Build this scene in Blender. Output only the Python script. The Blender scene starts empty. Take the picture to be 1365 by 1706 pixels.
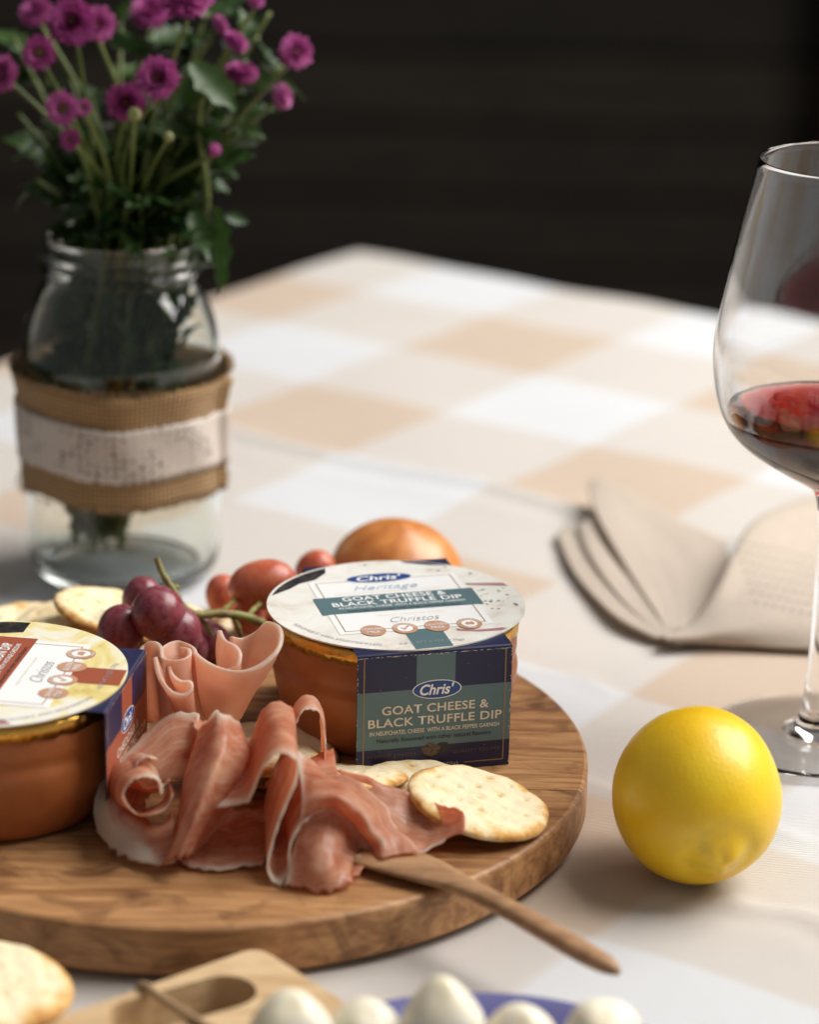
import bpy, bmesh, math, random
from mathutils import Vector, Matrix, Quaternion
from mathutils.geometry import delaunay_2d_cdt
random.seed(7)
scn = bpy.context.scene
col = scn.collection
R = math.radians

# ------------------------------------------------------------------ camera, light, exposure
FPX, PITCH, ROLL, CAMH = 4500.0, R(18.98), R(1.2), 0.4522      # focal length in photo pixels
CX, CY = 682.5, 853.0
FW = Vector((0, math.cos(PITCH), -math.sin(PITCH)))
UP = Vector((0, math.sin(PITCH), math.cos(PITCH)))
RT = Vector((1, 0, 0))
CAM = Vector((0, 0, CAMH))
cam = bpy.data.cameras.new('camera')
cam.lens = 50.0; cam.sensor_fit = 'VERTICAL'; cam.sensor_height = 50.0 * 1706 / FPX; cam.sensor_width = cam.sensor_height
cam.clip_start = 0.02; cam.clip_end = 60
camo = bpy.data.objects.new('camera', cam); col.objects.link(camo)
rr = RT * math.cos(ROLL) + UP * math.sin(ROLL); uu = UP * math.cos(ROLL) - RT * math.sin(ROLL)
camo.matrix_world = Matrix(((rr.x, uu.x, -FW.x, 0), (rr.y, uu.y, -FW.y, 0), (rr.z, uu.z, -FW.z, CAMH), (0, 0, 0, 1)))
cam.dof.use_dof = True; cam.dof.focus_distance = 1.035; cam.dof.aperture_fstop = 2.7; cam.dof.aperture_blades = 0
scn.camera = camo

w = bpy.data.worlds.new('World'); scn.world = w; w.use_nodes = True
w.node_tree.nodes['Background'].inputs[0].default_value = (1.0, 0.985, 0.97, 1)
w.node_tree.nodes['Background'].inputs[1].default_value = 0.185

def area(name, loc, aim, sx, sy, power, colr):
    l = bpy.data.lights.new(name, 'AREA'); l.shape = 'RECTANGLE'; l.size = sx; l.size_y = sy; l.energy = power; l.color = colr
    o = bpy.data.objects.new(name, l); col.objects.link(o); o.location = loc
    o.rotation_euler = (Vector(aim) - Vector(loc)).to_track_quat('-Z', 'Y').to_euler()
    return o
area('window_light', (1.26, 1.54, 1.50), (0.0, 1.2, 0.0), 1.8, 1.4, 87, (1.0, 0.97, 0.93))

scn.view_settings.view_transform = 'Standard'; scn.view_settings.look = 'None'
scn.view_settings.exposure = 0.0; scn.view_settings.gamma = 1.0; scn.view_settings.use_curve_mapping = False
scn.render.engine = 'CYCLES'
scn.cycles.use_denoising = True
scn.cycles.max_bounces = 16; scn.cycles.transmission_bounces = 14; scn.cycles.glossy_bounces = 6; scn.cycles.diffuse_bounces = 4
scn.cycles.transparent_max_bounces = 12
scn.cycles.sample_clamp_indirect = 40.0

# ------------------------------------------------------------------ photo pixel -> place
def ray(x, y):
    a, b = x - CX, y - CY
    u = a * math.cos(ROLL) + b * math.sin(ROLL); v = -a * math.sin(ROLL) + b * math.cos(ROLL)
    return (FW * FPX + RT * u - UP * v).normalized()
def at(x, y, z=0.0):                  # where the sight line meets the height z
    d = ray(x, y); return CAM + d * ((z - CAMH) / d.z)
def atY(x, y, Y):                     # where it meets the upright plane y = Y
    d = ray(x, y); return CAM + d * (Y / d.y)
ZB = 0.019                            # top of the round board
def P3(q):                            # (px, py, depth or None = on the board)
    x, y, Y = q
    if Y is None: return at(x, y, ZB + 0.0012)
    p = atY(x, y, Y)
    if p.z < ZB + 0.0012: p = at(x, y, ZB + 0.0012)
    return p

# ------------------------------------------------------------------ materials
def mat(name, base=(0.8, 0.8, 0.8), rough=0.5, **kw):
    m = bpy.data.materials.new(name); m.use_nodes = True
    b = m.node_tree.nodes['Principled BSDF']
    b.inputs['Base Color'].default_value = (*base, 1); b.inputs['Roughness'].default_value = rough
    names = dict(metal='Metallic', ior='IOR', trans='Transmission Weight', sss='Subsurface Weight', coat='Coat Weight', spec='Specular IOR Level', sheen='Sheen Weight')
    for k, v in kw.items():
        if k in names: b.inputs[names[k]].default_value = v
    if 'sss' in kw:
        b.inputs['Subsurface Radius'].default_value = kw.get('radius', (1, .4, .25)); b.inputs['Subsurface Scale'].default_value = kw.get('scale', 0.003)
    return m
class NT:
    def __init__(s, m): s.t = m.node_tree; s.b = s.t.nodes.get('Principled BSDF')
    def n(s, typ, **kw):
        nd = s.t.nodes.new(typ)
        for k, v in kw.items():
            if k.startswith('i_'): nd.inputs[k[2:].replace('_', ' ')].default_value = v
            else: setattr(nd, k, v)
        return nd
    def l(s, a, b): s.t.links.new(a, b)
    def coord(s, kind='Object', scale=(1, 1, 1), rot=(0, 0, 0), loc=(0, 0, 0)):
        c = s.n('ShaderNodeTexCoord'); mp = s.n('ShaderNodeMapping'); s.l(c.outputs[kind], mp.inputs[0])
        mp.inputs['Scale'].default_value = scale; mp.inputs['Rotation'].default_value = rot; mp.inputs['Location'].default_value = loc
        return mp.outputs[0]
    def noise(s, vec, scale, detail=4, rough=0.55, dist=0.0):
        x = s.n('ShaderNodeTexNoise'); s.l(vec, x.inputs['Vector']); x.inputs['Scale'].default_value = scale
        x.inputs['Detail'].default_value = detail; x.inputs['Roughness'].default_value = rough; x.inputs['Distortion'].default_value = dist
        return x.outputs['Fac']
    def ramp(s, fac, stops):
        r = s.n('ShaderNodeValToRGB'); s.l(fac, r.inputs[0]); e = r.color_ramp.elements
        while len(e) < len(stops): e.new(0.5)
        for k, (p, c) in enumerate(stops): e[k].position = p; e[k].color = (*c, 1) if len(c) == 3 else c
        return r.outputs[0]
    def mix(s, fac, a, b, mode='MIX'):
        x = s.n('ShaderNodeMix', data_type='RGBA', blend_type=mode)
        for v, k in ((fac, 0), (a, 6), (b, 7)):
            if hasattr(v, 'links') or hasattr(v, 'is_linked'): s.l(v, x.inputs[k])
            elif k == 0: x.inputs[0].default_value = v
            else: x.inputs[k].default_value = (*v, 1)
        return x.outputs[2]
    def math(s, op, a, b=0.0, clamp=False):
        x = s.n('ShaderNodeMath', operation=op); x.use_clamp = clamp
        for v, k in ((a, 0), (b, 1)):
            if hasattr(v, 'is_linked'): s.l(v, x.inputs[k])
            else: x.inputs[k].default_value = v
        return x.outputs[0]
    def bump(s, h, strength, dist):
        b = s.n('ShaderNodeBump'); s.l(h, b.inputs['Height']); b.inputs['Strength'].default_value = strength; b.inputs['Distance'].default_value = dist
        s.l(b.outputs[0], s.b.inputs['Normal']); return b
    def base(s, c): s.l(c, s.b.inputs['Base Color'])

M = {}
# --- checked cloth
TH = R(34.18); ORG = Vector((0.0746, 1.5834))
DI = Vector((math.cos(TH), -math.sin(TH))); DJ = Vector((-math.sin(TH), -math.cos(TH)))
m = M['cloth'] = mat('checked_cotton', rough=0.85, spec=0.2, sheen=0.15); t = NT(m)
c = t.n('ShaderNodeUVMap'); c.uv_map = 'UVMap'
wob = t.n('ShaderNodeTexNoise'); t.l(c.outputs[0], wob.inputs['Vector']); wob.inputs['Scale'].default_value = 1.1
wv = t.n('ShaderNodeVectorMath', operation='MULTIPLY_ADD'); t.l(wob.outputs['Color'], wv.inputs[0]); wv.inputs[1].default_value = (0.05, 0.05, 0); t.l(c.outputs[0], wv.inputs[2])
sp = t.n('ShaderNodeSeparateXYZ'); t.l(wv.outputs[0], sp.inputs[0])
def stripe2(o):
    x = t.n('ShaderNodeMath', operation='PINGPONG'); a = t.math('ADD', o, 101.475); t.l(a, x.inputs[0]); x.inputs[1].default_value = 1.0
    y = t.n('ShaderNodeMath', operation='MULTIPLY_ADD'); y.use_clamp = True; t.l(x.outputs[0], y.inputs[0]); y.inputs[1].default_value = 18.0; y.inputs[2].default_value = -8.5
    return y.outputs[0]
si_, sj_ = stripe2(sp.outputs[0]), stripe2(sp.outputs[1])
both = t.math('MULTIPLY', t.math('ADD', si_, sj_), 0.5)
uvm = t.n('ShaderNodeVectorMath', operation='SCALE'); t.l(c.outputs[0], uvm.inputs[0]); uvm.inputs[3].default_value = 1.0
fine = t.noise(c.outputs[0], 90, 3)
tone = t.ramp(both, [(0.0, (0.77, 0.80, 0.835)), (0.5, (0.70, 0.66, 0.615)), (1.0, (0.645, 0.505, 0.385))])

w1 = t.n('ShaderNodeTexWave', wave_type='BANDS', bands_direction='DIAGONAL'); t.l(c.outputs[0], w1.inputs['Vector']); w1.inputs['Scale'].default_value = 36; w1.inputs['Distortion'].default_value = 0.12; w1.inputs['Detail'].default_value = 1
w2 = t.n('ShaderNodeTexWave', wave_type='BANDS', bands_direction='Y'); t.l(c.outputs[0], w2.inputs['Vector']); w2.inputs['Scale'].default_value = 46; w2.inputs['Distortion'].default_value = 0.12
hh = t.math('ADD', t.math('ADD', w1.outputs['Fac'], t.math('MULTIPLY', w2.outputs['Fac'], 0.6)), t.math('MULTIPLY', t.noise(c.outputs[0], 3, 4), 2.0))
t.bump(hh, 0.6, 0.0007)
wvc = t.math('MULTIPLY', t.math('ADD', w1.outputs['Fac'], w2.outputs['Fac']), 0.13)
t.base(t.mix(t.math('ADD', wvc, t.math('MULTIPLY', fine, 0.12)), tone, (0.48, 0.41, 0.36)))

# --- woods
def wood(name, dark, mid, light, scale=(1.0, 11, 11), rough=0.45, figure=0.5, fs=60):
    m = mat(name, rough=rough, spec=0.4); t = NT(m)
    info = t.n('ShaderNodeObjectInfo')
    cc = t.n('ShaderNodeTexCoord'); ad = t.n('ShaderNodeVectorMath', operation='MULTIPLY_ADD')
    rn = t.n('ShaderNodeCombineXYZ')
    for k in range(3): t.l(info.outputs['Random'], rn.inputs[k])
    t.l(rn.outputs[0], ad.inputs[0]); ad.inputs[1].default_value = (3.1, 7.7, 1.3); t.l(cc.outputs['Object'], ad.inputs[2])
    mp = t.n('ShaderNodeMapping'); t.l(ad.outputs[0], mp.inputs[0]); mp.inputs['Scale'].default_value = scale
    g1 = t.noise(mp.outputs[0], 14, 6, 0.62, 1.2); g2 = t.noise(mp.outputs[0], fs, 4, 0.7, 0.3)
    fig = t.noise(ad.outputs[0], 28, 3, 0.6, 1.5)
    v = t.math('ADD', t.math('MULTIPLY', g1, 0.75), t.math('MULTIPLY', g2, 0.35))
    v = t.math('ADD', v, t.math('MULTIPLY', t.math('SUBTRACT', info.outputs['Random'], 0.5), 0.28))
    base = t.ramp(v, [(0.36, dark), (0.55, mid), (0.74, light)])
    blot = t.ramp(fig, [(0.52, (0, 0, 0)), (0.70, (1, 1, 1))])
    t.base(t.mix(t.math('MULTIPLY', blot, figure), base, dark))
    rr_ = t.math('ADD', t.math('MULTIPLY', g2, 0.25), rough - 0.1); t.l(rr_, t.b.inputs['Roughness'])
    t.bump(t.math('ADD', g2, g1), 0.25, 0.0006)
    return m
M['acacia'] = wood('acacia_wood', (0.11, 0.042, 0.015), (0.30, 0.138, 0.052), (0.50, 0.27, 0.115), figure=0.85)
M['fork_wood'] = wood('beech_wood', (0.26, 0.135, 0.065), (0.42, 0.24, 0.12), (0.52, 0.33, 0.18), scale=(1.5, 9, 9), figure=0.15, rough=0.5)
M['pale_wood'] = wood('maple_wood', (0.50, 0.33, 0.17), (0.66, 0.47, 0.27), (0.74, 0.56, 0.35), scale=(1.2, 6, 6), figure=0.12, rough=0.5)
M['dark_slat'] = wood('dark_stained_wood', (0.009, 0.0066, 0.0042), (0.017, 0.0125, 0.008), (0.028, 0.021, 0.013), scale=(.3, 3, 3), rough=0.85, fs=20)
M['red_post'] = mat('dark_red_paint', (0.03, 0.006, 0.004), 0.6)
M['floor'] = wood('dark_floor', (0.006, 0.005, 0.004), (0.011, 0.009, 0.007), (0.017, 0.014, 0.011), scale=(.3, 3, 3), rough=0.6, fs=20)
M['table_wood'] = wood('table_wood', (0.10, 0.05, 0.025), (0.2, 0.11, 0.06), (0.3, 0.18, 0.1))

# --- glass and wine
m = M['clear_glass'] = mat('clear_glass', (1, 1, 1), 0.0, ior=1.5, trans=1.0)
m = M['jar_glass'] = mat('greenish_glass', (0.955, 0.995, 0.975), 0.01, ior=1.46, trans=1.0)
m = M['wine'] = mat('red_wine', (1, 1, 1), 0.0, ior=1.34, trans=1.0); t = NT(m)
va = t.n('ShaderNodeVolumeAbsorption'); va.inputs['Color'].default_value = (0.80, 0.02, 0.06, 1); va.inputs['Density'].default_value = 260
t.l(va.outputs[0], m.node_tree.nodes['Material Output'].inputs['Volume'])

# --- food
m = M['lemon'] = mat('lemon_peel', rough=0.40, coat=0.12, sss=0.25, radius=(1, .6, .1), scale=0.004, spec=0.5); t = NT(m)
oc = t.coord('Object')
big = t.noise(oc, 32, 3); pore = t.n('ShaderNodeTexVoronoi', feature='SMOOTH_F1'); t.l(oc, pore.inputs['Vector']); pore.inputs['Scale'].default_value = 900
sepz = t.n('ShaderNodeSeparateXYZ'); t.l(oc, sepz.inputs[0])
tip = t.n('ShaderNodeMapRange'); t.l(sepz.outputs['Z'], tip.inputs[0]); tip.inputs[1].default_value = 0.026; tip.inputs[2].default_value = 0.037
lc = t.mix(t.ramp(big, [(0.4, (0, 0, 0)), (0.65, (1, 1, 1))]), (0.86, 0.52, 0.008), (0.89, 0.61, 0.018))
t.base(t.mix(t.math('MULTIPLY', tip.outputs[0], t.ramp(t.noise(oc, 180, 3), [(0.45, (0, 0, 0)), (0.7, (1, 1, 1))])), lc, (0.55, 0.42, 0.03)))
t.bump(t.math('ADD', t.math('MULTIPLY', pore.outputs['Distance'], 1.0), t.math('MULTIPLY', big, 1.5)), 0.17, 0.0006)

m = M['cracker'] = mat('cracker', rough=0.75, sss=0.1, radius=(1, .7, .4), scale=0.002, spec=0.25); t = NT(m)
a = t.n('ShaderNodeAttribute'); a.attribute_name = 'bake'
info = t.n('ShaderNodeObjectInfo'); cc = t.n('ShaderNodeTexCoord'); ad = t.n('ShaderNodeVectorMath', operation='ADD')
t.l(cc.outputs['Object'], ad.inputs[0]); t.l(info.outputs['Random'], ad.inputs[1])
nb = t.noise(ad.outputs[0], 95, 4, 0.6); nf = t.noise(ad.outputs[0], 700, 3, 0.6)
v = t.math('ADD', a.outputs['Fac'], t.math('MULTIPLY', t.math('SUBTRACT', nb, 0.55), 2.6), True)
cr = t.ramp(v, [(0.0, (0.90, 0.78, 0.53)), (0.3, (0.86, 0.68, 0.38)), (0.65, (0.70, 0.40, 0.13)), (1.0, (0.46, 0.21, 0.05))])
t.base(t.mix(t.math('MULTIPLY', nf, 0.12), cr, (0.45, 0.25, 0.1)))
t.bump(t.math('ADD', nf, nb), 0.35, 0.0008)

def meat(name, lean_a, lean_b, fatc, scale, tl=0.3, edge=0.0):
    m = mat(name, rough=0.32, coat=0.15, sss=0.22, radius=(1, .35, .2), scale=0.003, spec=0.45); t = NT(m)
    a = t.n('ShaderNodeAttribute'); a.attribute_name = 'fat'
    uv = t.n('ShaderNodeUVMap'); uv.uv_map = 'UVMap'
    oc = t.coord('Object')
    n1 = t.noise(oc, scale, 4, 0.6, 0.8); n2 = t.noise(oc, scale * 6, 3, 0.6, 0.4)
    mpb = t.n('ShaderNodeMapping'); t.l(uv.outputs[0], mpb.inputs[0]); mpb.inputs['Scale'].default_value = (2.0, 6.0, 1)
    bandn = t.noise(mpb.outputs[0], 1.3, 4, 0.6, 1.6)
    lean = t.mix(t.ramp(t.math('ADD', t.math('MULTIPLY', n1, 0.45), t.math('MULTIPLY', bandn, 0.55)), [(0.38, (0, 0, 0)), (0.60, (1, 1, 1))]), lean_a, lean_b)
    # fine marbling drawn out along the slice
    mp = t.n('ShaderNodeMapping'); t.l(uv.outputs[0], mp.inputs[0]); mp.inputs['Scale'].default_value = (2.2, 13, 1)
    mar = t.ramp(t.noise(mp.outputs[0], 2.2, 5, 0.65, 1.0), [(0.55, (0, 0, 0)), (0.66, (1, 1, 1))])
    lean = t.mix(t.math('MULTIPLY', mar, edge), lean, fatc)
    f = t.math('ADD', a.outputs['Fac'], t.math('MULTIPLY', t.math('SUBTRACT', n2, 0.5), 0.5))
    fr = t.ramp(f, [(0.18, (0, 0, 0)), (0.75, (1, 1, 1))])
    cfin = t.mix(fr, lean, fatc); t.base(cfin)
    t.bump(t.math('ADD', n2, n1), 0.25, 0.0008)
    tr = t.n('ShaderNodeBsdfTranslucent'); t.l(cfin, tr.inputs[0]); mx = t.n('ShaderNodeMixShader'); mx.inputs[0].default_value = tl
    t.l(t.b.outputs[0], mx.inputs[1]); t.l(tr.outputs[0], mx.inputs[2]); t.l(mx.outputs[0], m.node_tree.nodes['Material Output'].inputs[0])
    return m
M['prosciutto'] = meat('prosciutto', (0.70, 0.27, 0.145), (0.91, 0.60, 0.41), (0.94, 0.85, 0.75), 60, 0.62, 0.5)
M['ham'] = meat('pink_ham', (0.88, 0.54, 0.38), (0.90, 0.62, 0.47), (0.92, 0.79, 0.68), 40, 0.6, 0.10)

def grape_mat(name, ca, cb, bloom):
    m = mat(name, rough=0.32, sss=0.35, radius=(1, .3, .2), scale=0.005, spec=0.5); t = NT(m)
    oc = t.coord('Object'); info = t.n('ShaderNodeObjectInfo')
    n1 = t.noise(oc, 90, 3, 0.6, 0.6); n2 = t.noise(oc, 260, 4, 0.65, 0.5)
    c1 = t.mix(t.ramp(n1, [(0.38, (0, 0, 0)), (0.68, (1, 1, 1))]), ca, cb)
    bl = t.ramp(n2, [(0.36, (0, 0, 0)), (0.75, (1, 1, 1))])
    t.base(t.mix(t.math('MULTIPLY', bl, 0.40), c1, bloom))
    t.l(t.math('ADD', t.math('MULTIPLY', bl, 0.3), 0.22), t.b.inputs['Roughness'])
    return m
M['grape_purple'] = grape_mat('purple_grape_skin', (0.15, 0.016, 0.030), (0.27, 0.032, 0.045), (0.42, 0.22, 0.26))
M['grape_red'] = grape_mat('red_grape_skin', (0.46, 0.065, 0.028), (0.60, 0.16, 0.05), (0.66, 0.34, 0.24))
M['vine_stem'] = mat('vine_stem', (0.20, 0.19, 0.045), 0.5, spec=0.35); t = NT(M['vine_stem'])
t.base(t.ramp(t.noise(t.coord('Object'), 160, 4), [(0.35, (0.15, 0.09, 0.035)), (0.6, (0.27, 0.25, 0.07))]))
m = M['fruit'] = mat('fruit_skin', rough=0.35, sss=0.2, radius=(1, .5, .2), scale=0.004, coat=0.1); t = NT(m)
mp = t.coord('Object', (30, 30, 5))
t.base(t.ramp(t.noise(mp, 3.0, 4, 0.6, 0.5), [(0.3, (0.44, 0.13, 0.03)), (0.55, (0.58, 0.22, 0.055)), (0.8, (0.66, 0.32, 0.10))]))
m = M['cheese'] = mat('white_cheese', (0.83, 0.78, 0.62), 0.45, sss=0.4, radius=(1, .8, .5), scale=0.006)
t = NT(m); t.base(t.ramp(t.noise(t.coord('Object'), 80, 3), [(0.3, (0.80, 0.72, 0.52)), (0.7, (0.86, 0.82, 0.70))]))
M['dish'] = mat('blue_glaze', (0.13, 0.13, 0.30), 0.2, coat=0.4)

# --- dip tubs
m = M['terracotta'] = mat('glazed_terracotta', rough=0.38, spec=0.45); t = NT(m)
t.base(t.ramp(t.noise(t.coord('Object'), 60, 5), [(0.3, (0.33, 0.092, 0.024)), (0.7, (0.43, 0.14, 0.042))]))
t.bump(t.noise(t.coord('Object', (1, 1, 14)), 120, 3), 0.12, 0.0006)
m = M['gold_foil'] = mat('gold_foil', (0.78, 0.46, 0.10), 0.30, metal=1.0); t = NT(m)
t.bump(t.noise(t.coord('Object'), 420, 3), 0.6, 0.0008)
def card(name, c, rough=0.38): 
    m = M[name] = mat(name, c, rough, spec=0.4); t = NT(m)
    n = t.noise(t.coord('Object'), 500, 3); t.base(t.mix(t.math('MULTIPLY', n, 0.10), c, tuple(min(1, k * 1.5 + 0.03) for k in c)))
card('navy_card', (0.016, 0.018, 0.062)); card('teal_card', (0.098, 0.168, 0.185)); card('rust_card', (0.33, 0.085, 0.045))
card('white_print', (0.86, 0.86, 0.85)); card('blue_print', (0.018, 0.06, 0.24)); card('gold_print', (0.33, 0.19, 0.075)); card('grey_print', (0.36, 0.35, 0.36))
card('dark_print', (0.02, 0.024, 0.032)); card('tan_print', (0.52, 0.29, 0.18)); card('dim_print', (0.12, 0.085, 0.06)); card('cream_print', (0.70, 0.62, 0.50)); card('pale_blue_print', (0.42, 0.52, 0.62))
m = M['cheese_photo'] = mat('printed_cheese', rough=0.3, spec=0.45); t = NT(m)
oc = t.coord('Object')
t.base(t.ramp(t.noise(oc, 55, 5, 0.6, 1.0), [(0.28, (0.60, 0.54, 0.45)), (0.42, (0.78, 0.74, 0.67)), (0.6, (0.85, 0.84, 0.79)), (0.8, (0.80, 0.75, 0.60))]))
m = M['cheddar_photo'] = mat('printed_cheddar', rough=0.3, spec=0.45); t = NT(m)
t.base(t.ramp(t.noise(t.coord('Object'), 45, 4, 0.6, 1.0), [(0.30, (0.62, 0.46, 0.14)), (0.44, (0.80, 0.68, 0.30)), (0.54, (0.84, 0.79, 0.62)), (0.7, (0.85, 0.84, 0.80))]))
m = M['pepper_photo'] = mat('printed_pepper', rough=0.35); t = NT(m)
t.base(t.ramp(t.noise(t.coord('Object'), 160, 4, 0.7, 0.5), [(0.42, (0.015, 0.014, 0.016)), (0.62, (0.06, 0.05, 0.05)), (0.75, (0.36, 0.33, 0.28))]))
m = M['truffle_photo'] = mat('printed_truffle', rough=0.4); t = NT(m)
t.base(t.ramp(t.noise(t.coord('Object'), 700, 4, 0.7, 0.5), [(0.35, (0.03, 0.02, 0.016)), (0.6, (0.13, 0.075, 0.05))]))
card('mauve_print', (0.40, 0.20, 0.20))

# --- jar dressing, flowers, napkin
m = M['burlap'] = mat('burlap', rough=0.95, spec=0.1, sheen=0.2); t = NT(m)
uv = t.n('ShaderNodeUVMap'); uv.uv_map = 'UVMap'
wa = t.n('ShaderNodeTexWave', bands_direction='X'); wb = t.n('ShaderNodeTexWave', bands_direction='Y')
for x_ in (wa, wb): t.l(uv.outputs[0], x_.inputs['Vector']); x_.inputs['Distortion'].default_value = 1.2; x_.inputs['Detail'].default_value = 2
wa.inputs['Scale'].default_value = 46; wb.inputs['Scale'].default_value = 7.5
mpn = t.n('ShaderNodeMapping'); mpn.inputs['Scale'].default_value = (6, 1, 1); t.l(uv.outputs[0], mpn.inputs[0]); nn = t.noise(mpn.outputs[0], 22, 5, 0.7)
wsum = t.math('MULTIPLY', t.math('ADD', wa.outputs['Fac'], wb.outputs['Fac']), 0.5)
t.base(t.ramp(t.math('ADD', t.math('MULTIPLY', wsum, 0.6), t.math('MULTIPLY', nn, 0.4)), [(0.2, (0.24, 0.135, 0.055)), (0.55, (0.45, 0.275, 0.125)), (0.85, (0.58, 0.39, 0.20))]))
t.bump(t.math('ADD', wsum, nn), 1.0, 0.0012)
m = M['lace'] = mat('lace', (0.62, 0.55, 0.49), 0.9, spec=0.15); t = NT(m)
uv = t.n('ShaderNodeUVMap'); uv.uv_map = 'UVMap'
vo = t.n('ShaderNodeTexVoronoi', feature='F1'); mp = t.n('ShaderNodeMapping'); mp.inputs['Scale'].default_value = (78, 7, 1); t.l(uv.outputs[0], mp.inputs[0]); t.l(mp.outputs[0], vo.inputs['Vector']); vo.inputs['Scale'].default_value = 1.0; vo.inputs['Randomness'].default_value = 0.25
hole = t.ramp(vo.outputs['Distance'], [(0.26, (1, 1, 1)), (0.34, (0, 0, 0))])
big = t.ramp(t.noise(mp.outputs[0], 0.28, 2), [(0.46, (0, 0, 0)), (0.55, (1, 1, 1))])
tp = t.n('ShaderNodeBsdfTransparent'); mx = t.n('ShaderNodeMixShader'); t.l(t.math('MULTIPLY', hole, big), mx.inputs[0]); t.l(t.b.outputs[0], mx.inputs[1]); t.l(tp.outputs[0], mx.inputs[2]); t.l(mx.outputs[0], m.node_tree.nodes['Material Output'].inputs[0])
t.bump(vo.outputs['Distance'], 0.4, 0.0006)
def translucent_leafy(name, stops, scale, tl, rough=0.45):
    m = mat(name, rough=rough, spec=0.4); t = NT(m); oc = t.coord('Object')
    info = t.n('ShaderNodeObjectInfo')
    v = t.math('ADD', t.noise(oc, scale, 4), t.math('MULTIPLY', t.math('SUBTRACT', info.outputs['Random'], 0.5), 0.3))
    cfin = t.ramp(v, stops); t.base(cfin)
    tr = t.n('ShaderNodeBsdfTranslucent'); t.l(cfin, tr.inputs[0]); mx = t.n('ShaderNodeMixShader'); mx.inputs[0].default_value = tl
    t.l(t.b.outputs[0], mx.inputs[1]); t.l(tr.outputs[0], mx.inputs[2]); t.l(mx.outputs[0], m.node_tree.nodes['Material Output'].inputs[0])
    return m
M['leaf'] = translucent_leafy('leaf', [(0.3, (0.012, 0.034, 0.007)), (0.6, (0.032, 0.075, 0.014)), (0.8, (0.075, 0.13, 0.035))], 40, 0.2)
M['stem'] = translucent_leafy('green_stem', [(0.3, (0.07, 0.105, 0.022)), (0.7, (0.15, 0.18, 0.045))], 60, 0.05)
M['petal'] = translucent_leafy('magenta_petal', [(0.25, (0.30, 0.035, 0.18)), (0.55, (0.46, 0.085, 0.30)), (0.85, (0.66, 0.28, 0.50))], 90, 0.25, 0.6)
M['eye'] = mat('flower_eye', (0.16, 0.07, 0.025), 0.8)
M['bud'] = mat('green_bud', (0.21, 0.22, 0.075), 0.6)
m = M['napkin'] = mat('linen', rough=0.95, spec=0.1, sheen=0.2); t = NT(m)
uv = t.n('ShaderNodeUVMap'); uv.uv_map = 'UVMap'
wa = t.n('ShaderNodeTexWave', bands_direction='X'); wb = t.n('ShaderNodeTexWave', bands_direction='Y')
for x_ in (wa, wb): t.l(uv.outputs[0], x_.inputs['Vector']); x_.inputs['Distortion'].default_value = 1.2; x_.inputs['Scale'].default_value = 22
nn = t.noise(uv.outputs[0], 26, 4)
t.base(t.ramp(t.math('ADD', t.math('MULTIPLY', nn, 0.6), t.math('MULTIPLY', wa.outputs['Fac'], 0.3)), [(0.25, (0.60, 0.50, 0.41)), (0.7, (0.76, 0.67, 0.57))]))
t.bump(t.math('ADD', wa.outputs['Fac'], wb.outputs['Fac']), 0.5, 0.0010)
tr = t.n('ShaderNodeBsdfTranslucent'); tr.inputs[0].default_value = (0.80, 0.68, 0.55, 1); mx = t.n('ShaderNodeMixShader'); mx.inputs[0].default_value = 0.22
t.l(t.b.outputs[0], mx.inputs[1]); t.l(tr.outputs[0], mx.inputs[2]); t.l(mx.outputs[0], m.node_tree.nodes['Material Output'].inputs[0])
M['napkin_hole'] = mat('stitched_hole', (0.28, 0.23, 0.19), 0.95)
M['twine'] = mat('twine', (0.36, 0.24, 0.13), 0.95)

# ------------------------------------------------------------------ mesh helpers
def obj(name, verts, faces, material, parent=None, smooth=True, uvs=None, attrs=None):
    me = bpy.data.meshes.new(name)
    me.from_pydata([tuple(v) for v in verts], [], faces); me.update()
    if smooth: me.polygons.foreach_set('use_smooth', [True] * len(me.polygons))
    if uvs is not None:
        l = me.uv_layers.new(name='UVMap')
        for lp in me.loops: l.data[lp.index].uv = uvs[lp.vertex_index]
    for k, vals in (attrs or {}).items():
        a = me.attributes.new(k, 'FLOAT', 'POINT'); a.data.foreach_set('value', vals)
    if material: me.materials.append(M[material])
    o = bpy.data.objects.new(name, me); col.objects.link(o)
    if parent: o.parent = parent
    return o
def tag(o, label=None, cat=None, group=None, kind=None):
    if label: o['label'] = label
    if cat: o['category'] = cat
    if group: o['group'] = group
    if kind: o['kind'] = kind
    return o
def empty(name, loc=(0, 0, 0), rz=0.0):
    o = bpy.data.objects.new(name, None); col.objects.link(o); o.location = loc; o.rotation_euler = (0, 0, rz); o.empty_display_size = 0.01
    return o
def lathe(prof, seg=64, close_axis=True):
    vs, fs = [], []; rings = []
    for r, z in prof:
        if r < 1e-6: rings.append([len(vs)]); vs.append((0, 0, z))
        else:
            rings.append(list(range(len(vs), len(vs) + seg)))
            vs += [(r * math.cos(2 * math.pi * k / seg), r * math.sin(2 * math.pi * k / seg), z) for k in range(seg)]
    for a, b in zip(rings, rings[1:]):
        for k in range(seg):
            k2 = (k + 1) % seg
            if len(a) == 1 and len(b) == 1: continue
            if len(a) == 1: fs.append((a[0], b[k2], b[k]))
            elif len(b) == 1: fs.append((a[k], a[k2], b[0]))
            else: fs.append((a[k], a[k2], b[k2], b[k]))
    return vs, fs
def cr(p0, p1, p2, p3, t):
    return 0.5 * ((2 * p1) + (-p0 + p2) * t + (2 * p0 - 5 * p1 + 4 * p2 - p3) * t * t + (-p0 + 3 * p1 - 3 * p2 + p3) * t ** 3)
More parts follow.
